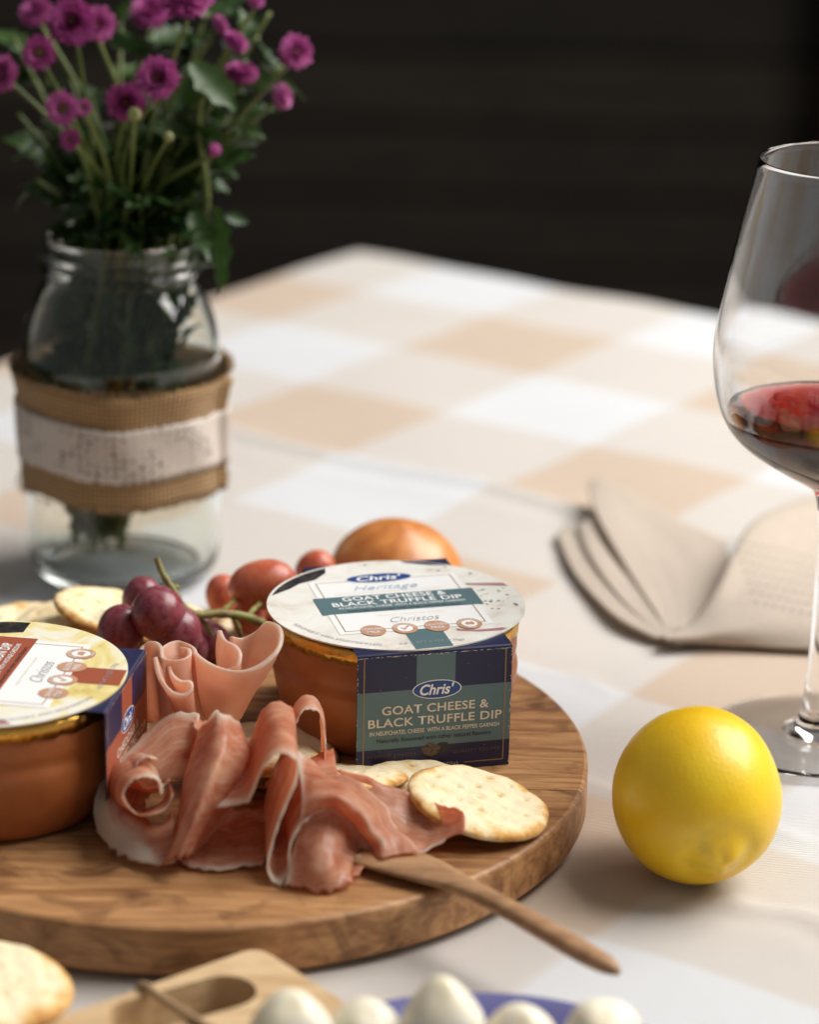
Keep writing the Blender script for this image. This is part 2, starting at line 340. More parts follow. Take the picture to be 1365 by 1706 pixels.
def spline(pts, n, closed=False):
    out = []; N = len(pts); segs = N if closed else N - 1
    for k in range(segs):
        if closed: p = [pts[(k + d) % N] for d in (-1, 0, 1, 2)]
        else: p = [pts[max(0, k - 1)], pts[k], pts[k + 1], pts[min(N - 1, k + 2)]]
        for s in range(n): out.append(cr(*p, s / n))
    if not closed: out.append(pts[-1].copy())
    return out
def smooth_prof(pr, n=5):
    return [(max(0.0, p.x), p.y) for p in spline([Vector((a, b)) for a, b in pr], n)]
def tube(pts, radii, seg=10, cap=True):
    vs, fs = [], []; n = len(pts); prev = None
    for k, p in enumerate(pts):
        d = (pts[min(n - 1, k + 1)] - pts[max(0, k - 1)]).normalized()
        if prev is None: a = d.orthogonal().normalized()
        else: a = (prev - d * prev.dot(d)).normalized()
        prev = a; b = d.cross(a); r = radii[k] if isinstance(radii, (list, tuple)) else radii
        for s in range(seg):
            th = 2 * math.pi * s / seg; vs.append(p + a * (r * math.cos(th)) + b * (r * math.sin(th)))
    for k in range(n - 1):
        for s in range(seg):
            s2 = (s + 1) % seg; fs.append((k * seg + s, k * seg + s2, (k + 1) * seg + s2, (k + 1) * seg + s))
    if cap:
        fs.append(tuple(reversed(range(seg)))); fs.append(tuple(range((n - 1) * seg, n * seg)))
    return vs, fs
def sheet(name, rows, material, parent, n=6, thick=0.001, fat=None, wob=0.0, uvscale=(1, 1), closed=False, wr=None, torn=0.0):
    """a folded slice: rows of control points, splined both ways, with real thickness; fat(u, v) -> 0..1"""
    R1 = [spline(r, n, closed) for r in rows]
    colsN = len(R1[0])
    G = [spline([R1[k][c] for k in range(len(R1))], n) for c in range(colsN)]
    rowsN = len(G[0]); vs, uvs, fa = [], [], []
    for c in range(colsN):
        for r in range(rowsN):
            u, v = c / (colsN - 1), r / (rowsN - 1)
            p = G[c][r].copy()
            if wob:
                p += Vector((math.sin(u * 23 + v * 5), math.sin(u * 17 - v * 9 + 1), 0.8 * math.sin(u * 29 + v * 7 + 2))) * wob
            if wr:
                A0, fu, fv = wr; p += Vector((0.35, 1, 0.5)) * (A0 * math.sin(2 * math.pi * (fu * u + fv * v) + 1.3 * math.sin(5 * v + 3 * u)) * (0.35 + 0.65 * math.sin(math.pi * v)))
            if torn and (v < 0.12 or v > 0.93):
                p += (G[c][min(r + 1, rowsN - 1)] - G[c][max(r - 1, 0)]).normalized() * torn * (0.6 * math.sin(u * 61 + 4 * math.sin(u * 17)) + 0.5 * math.sin(u * 143 + 1) + random.uniform(-.35, .35)) * (1 if r in (0, rowsN - 1) else 0.35)
            vs.append(p); uvs.append((u * uvscale[0], v * uvscale[1])); fa.append(fat(u, v) * (0.80 + 0.25 * math.sin(u * 13 + 2 * math.sin(u * 5 + v * 3))) if fat else 0.0)
    fs = []
    for c in range(colsN - (0 if closed else 1)):
        c2 = (c + 1) % colsN
        for r in range(rowsN - 1): fs.append((c * rowsN + r, c2 * rowsN + r, c2 * rowsN + r + 1, c * rowsN + r + 1))
    o = obj(name, vs, fs, material, parent, True, uvs, {'fat': fa})
    md = o.modifiers.new('thickness', 'SOLIDIFY'); md.thickness = thick; md.offset = 0.0; md.use_even_offset = False
    return o
def box(name, lo, hi, material, parent=None, bevel=0.0):
    x0, y0, z0 = lo; x1, y1, z1 = hi
    vs = [(x, y, z) for x in (x0, x1) for y in (y0, y1) for z in (z0, z1)]
    fs = [(0, 1, 3, 2), (4, 6, 7, 5), (0, 4, 5, 1), (2, 3, 7, 6), (0, 2, 6, 4), (1, 5, 7, 3)]
    o = obj(name, vs, fs, material, parent, False)
    if bevel:
        md = o.modifiers.new('bevel', 'BEVEL'); md.width = bevel; md.segments = 2
    return o

# ------------------------------------------------------------------ setting: floor, wall of dark boards, table, cloth
fl = obj('floor', [(-5, -2, -0.76), (5, -2, -0.76), (5, 4.2, -0.76), (-5, 4.2, -0.76)], [(0, 1, 2, 3)], 'floor'); tag(fl, kind='structure')
wall = obj('wall', [(-4, 4.06, -0.76), (4, 4.06, -0.76), (4, 4.06, 1.9), (-4, 4.06, 1.9), (-4, 4.16, -0.76), (4, 4.16, -0.76), (4, 4.16, 1.9), (-4, 4.16, 1.9)],
           [(0, 1, 2, 3), (5, 4, 7, 6), (0, 3, 7, 4), (1, 5, 6, 2), (3, 2, 6, 7)], 'dark_slat', None, False); tag(wall, kind='structure')
for k in range(24):
    z0 = -0.755 + k * 0.11
    box('board', (-3.99, 4.035, z0), (3.99, 4.058, z0 + 0.100), 'dark_slat', wall, 0.004)
post = box('door_post', (0.60, 3.90, -0.76), (0.95, 4.03, 1.9), 'red_post', None, 0.006)
tag(post, 'dark red timber post standing against the dark boarded wall', 'post')

CORNER = Vector((-0.040, 1.893))                       # far corner of the table top
LI, LJ = 1.95, 1.25
def tab(i, j, z=0.0):
    p = CORNER + DI * i + DJ * j; return Vector((p.x, p.y, z))
tb = empty('table', tab(LI / 2, LJ / 2, -0.76)); tag(tb, 'sturdy wooden table hidden under the beige checked cloth', 'table')
bpy.context.view_layer.update()
off = tab(LI / 2, LJ / 2, -0.76)
def tbox(name, i0, i1, j0, j1, z0, z1):
    c8 = [tab(i, j, z) - off for i in (i0, i1) for j in (j0, j1) for z in (z0, z1)]
    o = obj(name, c8, [(0, 1, 3, 2), (4, 6, 7, 5), (0, 4, 5, 1), (2, 3, 7, 6), (0, 2, 6, 4), (1, 5, 7, 3)], 'table_wood', tb, False)
    bm = bmesh.new(); bm.from_mesh(o.data); bmesh.ops.recalc_face_normals(bm, faces=bm.faces); bm.to_mesh(o.data); bm.free()
tbox('table_top', 0.006, LI - 0.006, 0.006, LJ - 0.006, -0.032, -0.005)
for (i, j) in ((0.07, 0.07), (LI - 0.14, 0.07), (0.07, LJ - 0.14), (LI - 0.14, LJ - 0.14)): tbox('leg', i, i + 0.07, j, j + 0.07, -0.76, -0.032)

# the cloth: table-wide sheet with pressed creases, hanging over every edge
CR = []                                                 # creases: (j position in cloth metres, start i, end i, height, half width)
def ij(p): d = Vector((p.x, p.y)) - CORNER; return d.dot(DI), d.dot(DJ)
for (a, b, h, wd) in (((392, 718), (985, 850), 0.0042, 0.007), ((975, 1296), (1310, 1383), 0.0018, 0.005), ((1215, 1493), (1400, 1543), 0.0026, 0.006), ((860, 1102), (1010, 1140), 0.0012, 0.005), ((420, 1010), (560, 1050), .0012, .006)):
    (i0, j0), (i1, j1) = ij(at(*a)), ij(at(*b)); CR.append((i0, j0, i1, j1, h, wd))
def cloth_z(i, j):
    z = -0.0025 + 0.0007 * math.sin(i * 31 + 2.0 * math.sin(j * 9)) * math.sin(j * 24 + 1.4 * math.sin(i * 7)) + 0.0004 * math.sin(i * 63 + j * 41)
    for (i0, j0, i1, j1, h, wd) in CR:
        tt = (i - i0) / (i1 - i0); 
        if -0.25 < tt < 1.25:
            jj = j0 + (j1 - j0) * tt + 0.003 * math.sin(tt * 7)
            d = (j - jj) / wd; env = max(0.0, min(1.0, (tt + 0.25) * 5, (1.25 - tt) * 5))
            z += h * env * (math.exp(-d * d) + 0.25 * math.exp(-((d - 3.2) / 2.0) ** 2))
    return z
def axis_vals(L, step):
    a = [-0.24, -0.2, -0.15, -0.1, -0.06, -0.035, -0.022, -0.015, -0.010, -0.006, -0.003]
    n = int(L / step); mid = [L * k / n for k in range(n + 1)]
    return a + mid + [L - x for x in reversed(a)]
iv, jv = axis_vals(LI, 0.005), axis_vals(LJ, 0.0042)
cv, cf, cu = [], [], []
for i in iv:
    for j in jv:
        ci, cj = min(max(i, 0), LI), min(max(j, 0), LJ); oi, oj = i - ci, j - cj; d = math.hypot(oi, oj)
        z = cloth_z(ci, cj)
        if d > 0:
            rad = 0.010; a = min(d / rad, math.pi / 2); outw = rad * math.sin(a); dz = rad * (1 - math.cos(a)) + max(0, d - rad * math.pi / 2)
            outw += 0.012 * math.sin((ci + cj) * 26) * min(1, max(0, d - 0.03) / 0.15) + 0.05 * max(0, d - 0.02)
            p = tab(ci + oi / d * outw, cj + oj / d * outw, z - dz)
        else: p = tab(i, j, z)
        cv.append(p)
        q = CORNER + DI * i + DJ * j - ORG; cu.append((q.dot(DI) / 0.1, q.dot(DJ) / 0.1))
nj = len(jv)
for a in range(len(iv) - 1):
    for b in range(nj - 1): cf.append((a * nj + b, (a + 1) * nj + b, (a + 1) * nj + b + 1, a * nj + b + 1))
cl = obj('tablecloth', cv, [tuple(reversed(f)) for f in cf], 'cloth', None, True, cu); tag(cl, 'white and beige checked cotton cloth spread over the table', 'tablecloth')

# ------------------------------------------------------------------ round board, glued from planks
BC, BR = Vector((-0.080, 0.972)), 0.152
board = empty('serving_board', (BC.x, BC.y, 0.0)); tag(board, 'round brown acacia wood serving board carrying the dip tubs and meats', 'serving board')
cuts = [-BR, -0.094, -0.0345, 0.022, 0.083, BR]
for y0, y1 in zip(cuts, cuts[1:]):
    g = 0.00012
    ya, yb = max(-BR, y0 + g), min(BR, y1 - g)
    a0, a1 = math.asin(max(-1, ya / BR)), math.asin(min(1, yb / BR)); n = 28
    arcR = [a0 + (a1 - a0) * k / n for k in range(n + 1)]
    outline = [(a, False) for a in arcR] + [(math.pi - a, False) for a in reversed(arcR)]
    prof = [(0.0016, 0.0), (0.0, 0.0018), (0.0, ZB - 0.0018), (0.0004, ZB - 0.0007), (0.0016, ZB)]
    vs, fs = [], []; m_ = len(outline)
    for ins, z in prof:
        for a, _ in outline:
            r = BR - ins; y = r * math.sin(a); x = r * math.cos(a)
            y = min(max(y, ya), yb); vs.append((x, y, z))
    for L in range(len(prof) - 1):
        for k in range(m_):
            k2 = (k + 1) % m_; fs.append((L * m_ + k, L * m_ + k2, (L + 1) * m_ + k2, (L + 1) * m_ + k))
    fs.append(tuple(reversed(range(m_)))); fs.append(tuple(range((len(prof) - 1) * m_, len(prof) * m_)))
    bm = bmesh.new(); vv = [bm.verts.new(v) for v in vs]
    for f in fs: bm.faces.new([vv[k] for k in f])
    bmesh.ops.remove_doubles(bm, verts=bm.verts, dist=1e-6); bmesh.ops.recalc_face_normals(bm, faces=bm.faces)
    me = bpy.data.meshes.new('plank'); bm.to_mesh(me); bm.free(); me.materials.append(M['acacia'])
    o = bpy.data.objects.new('plank', me); col.objects.link(o); o.parent = board

# ------------------------------------------------------------------ lettering
def text_mesh(body, width=None, height=None, shear=0.0, bold=0.0, spacing=1.0):
    cu_ = bpy.data.curves.new('lettering', 'FONT'); cu_.body = body; cu_.align_x = 'LEFT'; cu_.shear = shear; cu_.offset = bold; cu_.space_character = spacing
    cu_.resolution_u = 4; cu_.fill_mode = 'FRONT'
    o = bpy.data.objects.new('lettering', cu_); col.objects.link(o); bpy.context.view_layer.update()
    me = bpy.data.meshes.new_from_object(o.evaluated_get(bpy.context.evaluated_depsgraph_get()))
    bpy.data.objects.remove(o); bpy.data.curves.remove(cu_)
    xs = [v.co.x for v in me.vertices]; ys = [v.co.y for v in me.vertices]
    x0, x1 = min(xs), max(xs); cap = 0.72                 # cap height of the built-in face
    s = width / (x1 - x0) if width else height / cap
    sy = height / cap if height else s
    for v in me.vertices: v.co = Vector(((v.co.x - (x0 + x1) / 2) * s, v.co.y * sy, 0))
    return me
def put(name, me, material, parent, f):
    for v in me.vertices: v.co = f(v.co.x, v.co.y)
    me.materials.clear(); me.materials.append(M[material])
    o = bpy.data.objects.new(name, me); col.objects.link(o); o.parent = parent
    return o
def flat(name, pts, material, parent, f):
    return obj(name, [f(*p) for p in pts], [tuple(range(len(pts)))], material, parent, False)
def ell(cx, cy, rx, ry, n=40): return [(cx + rx * math.cos(2 * math.pi * k / n), cy + ry * math.sin(2 * math.pi * k / n)) for k in range(n)]
def rect(x0, y0, x1, y1): return [(x0, y0), (x1, y0), (x1, y1), (x0, y1)]
def frame(name, x0, y0, x1, y1, t_, material, parent, f, sides='lrtb'):
    for s_ in sides:
        r_ = dict(l=rect(x0, y0, x0 + t_, y1), r=rect(x1 - t_, y0, x1, y1), t=rect(x0 + t_, y1 - t_, x1 - t_, y1), b=rect(x0 + t_, y0, x1 - t_, y0 + t_))[s_]
        flat(name, r_, material, parent, f)

# ------------------------------------------------------------------ dip tubs
TH_ = 0.0503                                             # height of the tub with its sleeve
FY = 0.0497                                              # centre to front panel
def dip_tub(loc, rz, band, photo, label, kind):
    mm = 0.001
    root = empty('dip_tub', loc, rz); tag(root, label, 'dip tub', 'terracotta dip tubs on the round board')
    pr = smooth_prof([(0.0, 0.003), (0.030, 0.003), (0.033, 0.0003), (0.0385, 0.0003), (0.0425, 0.004), (0.0460, 0.012), (0.0484, 0.022), (0.0489, 0.0275), (0.0480, 0.0310), (0.0480, 0.0330), (0.0484, 0.0365), (0.0480, 0.0440), (0.0470, 0.0460), (0.044, 0.0462), (0.0, 0.0462)], 4)
    v, f = lathe(pr, 96); obj('pot', v, f, 'terracotta', root)
    # crinkled foil lid
    seg = 180; prof = [(0.0, 0.0482), (0.044, 0.0482), (0.0482, 0.0484), (0.0488, 0.0478), (0.0487, 0.0455), (0.0486, 0.0430), (0.0484, 0.0431)]
    v, f = lathe(prof, seg)
    v2 = []
    for k, p in enumerate(v):
        r = math.hypot(p[0], p[1])
        if r > 0.0480:
            a = math.atan2(p[1], p[0]); q = 1.002 + 0.004 * math.sin(a * 61 + 3 * math.sin(a * 7)) + 0.003 * math.sin(a * 97)
            v2.append((p[0] * q, p[1] * q, p[2] - (0.0009 * (0.5 + 0.5 * math.sin(a * 23 + 2 * math.sin(a * 5))) if p[2] < 0.044 else 0)))
        else: v2.append(p)
    obj('foil_lid', v2, f, 'gold_foil', root)
    # sleeve: front panel, top, back panel folded from one strip of card
    x0, x1 = -0.0275, 0.0335; tk = 0.0005
    path = [(-FY, 0.0002), (-FY, TH_ - 0.0012), (-FY + 0.0003, TH_ - 0.0005), (-FY + 0.0010, TH_ - 0.0001), (FY - 0.0010, TH_ - 0.0001), (FY - 0.0003, TH_ - 0.0005), (FY, TH_ - 0.0012), (FY, 0.0002)]
    vs = [(x, y, z) for (y, z) in path for x in (x0, x1)]
    fs = [(2 * k, 2 * k + 1, 2 * k + 3, 2 * k + 2) for k in range(len(path) - 1)]
    slv = obj('sleeve', vs, fs, 'navy_card', root, False)
    md = slv.modifiers.new('thickness', 'SOLIDIFY'); md.thickness = tk; md.offset = -1.0
    vs, fs = [], []                                      # pale scuffs where the card is creased and handled
    for k in range(150):
        e_ = random.random()
        if e_ < 0.6: p = Vector((random.uniform(x0, x1), -FY - 0.00012, TH_ - 0.0012 - abs(random.gauss(0, 0.00022)))); dx, dz = random.uniform(.0002, .0013), random.uniform(.00008, .00026)
        elif e_ < 0.78: p = Vector((x1 - abs(random.gauss(0, .0002)) - .0002, -FY - 0.00012, random.uniform(.001, TH_ - .002))); dx, dz = random.uniform(.0001, .0003), random.uniform(.0003, .0014)
        elif e_ < 0.92: p = Vector((x0 + abs(random.gauss(0, .0002)), -FY - 0.00012, random.uniform(.001, TH_ - .002))); dx, dz = random.uniform(.0001, .0003), random.uniform(.0003, .0012)
        else: p = Vector((random.uniform(x0, x1), -FY - 0.00030, random.uniform(.002, TH_ - .002))); dx = dz = random.uniform(.0001, .0003)
        b = len(vs); vs += [p, p + Vector((dx, 0, dz * .3)), p + Vector((dx * .7, 0, dz)), p + Vector((-dx * .2, 0, dz * .7))]; fs.append((b, b + 1, b + 2, b + 3))
    sc_ = obj('scuffs', vs, fs, 'cream_print', slv, False); sc_['kind'] = 'stuff'
    # round printed card on top
    n = 120; vs = []; 
    for z in (TH_ + 0.0000, TH_ + 0.0006):
        vs += [(0.0514 * math.cos(2 * math.pi * k / n), 0.0494 * math.sin(2 * math.pi * k / n), z) for k in range(n)]
    fs = [tuple(range(n, 2 * n)), tuple(reversed(range(n)))] + [(k, (k + 1) % n, n + (k + 1) % n, n + k) for k in range(n)]
    top = obj('printed_top', vs, fs, photo, root, False)
    def T(lv): return lambda x, y: Vector((x * mm, y * mm, TH_ + 0.0006 + 0.00005 * lv))
    def F(lv): return lambda x, y: Vector((x * mm, -FY - 0.00005 * lv, y * mm))
    def clip(pts): return [(x, y) if (x / 51) ** 2 + (y / 49) ** 2 < 1 else (x / math.hypot(x / 51, y / 49), y / math.hypot(x / 51, y / 49)) for x, y in pts]
    oc_ = 3.0
    # ---- printing on top
    arc = lambda a0, a1, r, n_=14: [(r * 51 * math.cos(R(a0 + (a1 - a0) * k / n_)), r * 49 * math.sin(R(a0 + (a1 - a0) * k / n_))) for k in range(n_ + 1)]
    if kind == 'goat':
        flat('pepper_print', arc(112, 158, 0.985) + [(-38, 24), (-33, 29), (-26, 32), (-20, 39)], 'pepper_photo', top, T(1))
        flat('navy_corner', arc(52, 75, 0.995) + [(15, 44.5), (24, 40)], 'navy_card', top, T(1))
        flat('board_print', arc(12, 17, 0.985) + [(33, 16.5), (33, 14.5)], 'mauve_print', top, T(1))
        flat('board_print', [(16, -31), (24, -34), (34, -33.5), (36, -34.5), (33, -36.5), (24, -36), (16, -33.5)], 'mauve_print', top, T(1))
        for k in range(26):
            x = random.uniform(35, 47); y = random.uniform(-14, 9); s = random.uniform(0.25, 0.9)
            if (x / 50) ** 2 + (y / 48) ** 2 < 0.92: flat('pepper_speck', ell(x, y, s, s * 0.7, 7), 'dark_print', top, T(1))
        for (x, y) in ((-2, 45), (26, 33), (30, 37), (38, 27)): flat('pepper_speck', ell(x, y, 0.7, 0.6, 8), 'dark_print', top, T(1))
    else:
        flat('onion_print', arc(0, 78, 0.985) + [(10, 38), (24, 33), (34, 20), (40, 0)], 'pepper_photo', top, T(1))
        flat('board_print', arc(176, 205, 0.985) + [(-42, -16), (-44, -6), (-46, 2)], 'mauve_print', top, T(1))
    flat('tab_strip', [(-4.5, -49.1 + 0.2), (10.5, -48.1), (10.5, -28), (-4.5, -28)], band, top, T(2))
    flat('label_panel', rect(-29.5, -29, 32, 30), 'white_print', top, T(3))
    frame('label_border', -27, -26.5, 29.5, 27.5, 0.45, 'gold_print', top, T(4), 'lrtb')
    flat('title_band', rect(-31.5, -7.6, 34, 10.6), band, top, T(5))
    ox, oy = 0.0, 28.8
    flat('logo_rim', ell(ox, oy, 14.0, 5.2), 'white_print', top, T(6)); flat('logo_oval', ell(ox, oy, 13.4, 4.7), 'blue_print', top, T(7))
    put('lettering', text_mesh("Chris'", width=19, height=5.2, shear=0.25, bold=0.022), 'white_print', top, lambda x, y: T(8)(x + ox, y + oy - 2.6))
    put('lettering', text_mesh('Heritage', width=27, height=5.4, shear=0.45), 'pale_blue_print', top, lambda x, y: T(6)(x, y + 16.0))
    put('lettering', text_mesh('PREMIUM AUSTRALIAN DIPS WITH A TASTE OF TRADITION', width=44), 'cream_print', top, lambda x, y: T(6)(x, y + 12.6))
    l1, l2, l3 = (('GOAT CHEESE &', 'BLACK TRUFFLE DIP', 'IN NEUFCHATEL CHEESE  WITH A BLACK PEPPER GARNISH') if kind == 'goat' else ('CHEDDAR &', 'CARAMELISED ONION DIP', 'IN NEUFCHATEL CHEESE  WITH VINTAGE CHEDDAR'))
    put('lettering', text_mesh(l1, width=42.5 if kind == 'goat' else 32, height=4.1, bold=0.018, spacing=1.05), 'white_print', top, lambda x, y: T(6)(x + 1.0, y + 5.6))
    put('lettering', text_mesh(l2, width=53, height=4.1, bold=0.018, spacing=1.05), 'white_print', top, lambda x, y: T(6)(x + 1.0, y + 0.2))
    put('lettering', text_mesh(l3, width=51.5, height=2.0, bold=0.006), 'white_print', top, lambda x, y: T(6)(x + 2, y - 3.0))
    put('lettering', text_mesh('Naturally flavoured with other natural flavours', width=45.5, height=2.0, bold=0.006), 'dark_print', top, lambda x, y: T(6)(x + 2, y - 6.4))
    put('lettering', text_mesh('FROM MY FAMILY TO YOURS', width=27, spacing=1.3), 'cream_print', top, lambda x, y: T(6)(x + 2.5, y - 12.8))
    put('lettering', text_mesh('Christos', width=20, height=5.6, shear=0.5, bold=-0.012), 'grey_print', top, lambda x, y: T(6)(x + 3, y - 20.4))
    for k, (bx, words) in enumerate(((-16, ('CONTAINS', 'MILK')), (-3.4, ('VEGETARIAN', '')), (9.4, ('GLUTEN', 'FREE')), (22.5, ('AUSTRALIAN', 'MADE')))):
        by = -27.4
        flat('badge', ell(bx, by, 5.0, 5.6), 'tan_print', top, T(6))
        if k in (1, 3): flat('badge_centre', ell(bx, by, 3.1, 3.6), 'white_print', top, T(7))
        if k == 1: flat('tick', [(bx - 1.8, by + 0.2), (bx - 0.5, by - 2.0), (bx + 2.4, by + 2.2), (bx + 1.7, by + 2.6), (bx - 0.5, by - 0.5), (bx - 1.2, by + 0.8)], 'tan_print', top, T(8))
        if k == 3: flat('leaf_mark', [(bx - 2, by - .6), (bx - .8, by + 1.6), (bx + .4, by + .9), (bx + 1.2, by + 1.9), (bx + 2.1, by - .2), (bx + 1.2, by - 1.8), (bx, by - 1.2), (bx - 1.4, by - 1.4)], 'tan_print', top, T(8))
        if k in (0, 2):
            put('lettering', text_mesh(words[0], width=8.2, height=2.0, bold=0.01), 'white_print', top, lambda x, y: T(8)(x + bx, y + by + 0.5))
            put('lettering', text_mesh(words[1], width=5.4, height=2.2, bold=0.01), 'white_print', top, lambda x, y: T(8)(x + bx, y + by - 2.7))
        else:
            def ring(x, y, bx=bx, by=by):
                a = R(90) - x / 3.6; r = 3.5 + y * 1.0; return T(8)(bx + r * math.cos(a) * 1.0, by + r * 1.12 * math.sin(a))
            put('lettering', text_mesh(words[0], width=10.5, height=1.15), 'white_print', top, ring)
            if words[1]: put('lettering', text_mesh(words[1], width=3.4, height=1.2), 'white_print', top, lambda x, y: T(8)(x + bx, y + by - 4.9))
    put('lettering', text_mesh('NET WT 6 OZ (170g)', width=25, height=1.9), 'grey_print', top, lambda x, y: T(6)(x + 3.6, y - 43.4))
    def rim(x, y):
        a = R(224) + x / 45.0; r = 44.0 + y; return T(6)(r * math.cos(a) * 1.03, r * math.sin(a))
    put('lettering', text_mesh('PERISHABLE. KEEP REFRIGERATED', width=40, height=1.8), 'grey_print', top, lambda x, y: rim(x, y))
    # ---- printing on the front panel
    flat('title_band', rect(-27.4, 11.0, 33.4, 34.8), band, slv, F(1))
    flat('tab_strip', rect(-4.3, 34.8, 11.0, TH_ * 1000 - 1.3), band, slv, F(1))
    frame('panel_border', -25.0, 2.6, 31.2, TH_ * 1000 - 1.4, 0.42, 'gold_print', slv, F(2), 'lr')
    flat('panel_border', rect(15.5, 2.6, 31.2, 3.0), 'gold_print', slv, F(2)); flat('panel_border', rect(-25, 2.6, -9, 3.0), 'gold_print', slv, F(2))
    if kind == 'goat':
        flat('logo_rim', ell(3.9, 34.3, 9.7, 3.9), 'white_print', slv, F(3)); flat('logo_oval', ell(3.9, 34.3, 9.3, 3.55), 'blue_print', slv, F(4))
        put('lettering', text_mesh("Chris'", width=13.6, height=4.3, shear=0.25, bold=0.022), 'white_print', slv, lambda x, y: F(5)(x + 3.9, y + 32.3))
        put('lettering', text_mesh(l1, width=42.3, height=3.5, bold=0.016, spacing=1.05), 'cream_print', slv, lambda x, y: F(3)(x + 3.5, y + 25.2))
        put('lettering', text_mesh(l2, width=53, height=3.5, bold=0.016, spacing=1.05), 'cream_print', slv, lambda x, y: F(3)(x + 3.5, y + 20.2))
        put('lettering', text_mesh(l3, width=51.5, height=1.75, bold=0.010), 'cream_print', slv, lambda x, y: F(3)(x + 3.4, y + 16.9))
        put('lettering', text_mesh('Naturally flavoured with other natural flavours', width=45.5, height=1.75, bold=0.008), 'dark_print', slv, lambda x, y: F(3)(x + 3.2, y + 13.8))
        put('lettering', text_mesh('PREMIUM CHEESES', width=19, height=1.4, spacing=1.3), 'dim_print', slv, lambda x, y: F(3)(x - 13.5, y + 7.6))
        put('lettering', text_mesh('QUALITY RECIPES', width=18.6, height=1.4, spacing=1.3), 'dim_print', slv, lambda x, y: F(3)(x + 20.2, y + 7.0))
        put('lettering', text_mesh('6 OZ (170g)', width=15, height=1.7), 'grey_print', slv, lambda x, y: F(3)(x + 5.5, y + 1.9))
        flat('truffle_print', [(2.0 + 3.6 * math.cos(a) * (1 + 0.08 * math.sin(5 * a)), 9.4 + 2.7 * math.sin(a) * (1 + 0.1 * math.sin(4 * a + 1))) for a in [2 * math.pi * k / 30 for k in range(30)]], 'truffle_photo', slv, F(4))
        flat('truffle_print', [(6.6 + 2.7 * math.cos(a), 9.8 + 2.4 * math.sin(a) * (1 + 0.1 * math.sin(3 * a))) for a in [2 * math.pi * k / 26 for k in range(26)]], 'dark_print', slv, F(3))
    else:
        flat('logo_rim', ell(3.9, 34.3, 9.7, 3.9), 'white_print', slv, F(3)); flat('logo_oval', ell(3.9, 34.3, 9.3, 3.55), 'blue_print', slv, F(4))
        put('lettering', text_mesh("Chris'", width=13.6, height=4.3, shear=0.25, bold=0.022), 'white_print', slv, lambda x, y: F(5)(x + 3.9, y + 32.3))
        put('lettering', text_mesh(l1, width=32, height=3.5, bold=0.016), 'cream_print', slv, lambda x, y: F(3)(x + 3.5, y + 25.2))
        put('lettering', text_mesh(l2, width=53, height=3.5, bold=0.016), 'cream_print', slv, lambda x, y: F(3)(x + 3.5, y + 20.2))
        put('lettering', text_mesh(l3, width=49, height=1.75, bold=0.010), 'cream_print', slv, lambda x, y: F(3)(x + 3.4, y + 16.9))
        put('lettering', text_mesh('Naturally flavoured with other natural flavours', width=45.5, height=1.75), 'dark_print', slv, lambda x, y: F(3)(x + 3.2, y + 13.8))
    return root
dip_tub((-0.0045, 1.000, ZB), R(14.75), 'teal_card', 'cheese_photo', 'terracotta dip tub in a navy and teal sleeve beside the grapes', 'goat')
dip_tub((-0.1524, 0.921, ZB), R(82), 'rust_card', 'cheddar_photo', 'terracotta dip tub in a navy and rust red sleeve with cheddar lid', 'cheddar')

# ------------------------------------------------------------------ lemon
def lemon():
    nu, nv = 96, 64; vs, fs = [], []
    a, b = 0.0316, 0.0334
    for k in range(nv + 1):
        th = math.pi * k / nv
        for s in range(nu):
            ph = 2 * math.pi * s / nu
            r = a * math.sin(th); z = b * math.cos(th)
            tip_ = math.exp(-(th / 0.26) ** 2); ring_ = math.exp(-((th - 0.36) / 0.13) ** 2)
            z += 0.0023 * tip_ * (1 + 0.35 * math.sin(3 * ph) * min(1, th * 6)) - 0.0013 * ring_ * (1 + 0.4 * math.sin(2 * ph + 1))
            z -= 0.0016 * math.exp(-((math.pi - th) / 0.2) ** 2)
            lump = 1 - 0.03 * math.cos(2 * ph + 0.5) * math.sin(th) + 0.014 * math.sin(3 * ph + 2 * th) + 0.003 * math.sin(7 * ph + 5 * th) * math.sin(th)
            vs.append(Vector((r * math.cos(ph) * lump, r * math.sin(ph) * lump, z)))
    for k in range(nv):
        for s in range(nu):
            s2 = (s + 1) % nu; fs.append((k * nu + s, (k + 1) * nu + s, (k + 1) * nu + s2, k * nu + s2))
    o = obj('lemon', vs, fs, 'lemon')
    bm = bmesh.new(); bm.from_mesh(o.data); bmesh.ops.remove_doubles(bm, verts=bm.verts, dist=1e-7); bm.to_mesh(o.data); bm.free()
    q = Vector((0.19, -0.914, -0.352)).to_track_quat('Z', 'Y'); o.rotation_mode = 'QUATERNION'; o.rotation_quaternion = q
    low = min((q @ v).z for v in vs); p = at(1163, 1316, -low + 0.0)
    o.location = (p.x, p.y, -low - 0.002)
    tag(o, 'round yellow lemon lying on the checked cloth beside the board', 'lemon')
lemon()

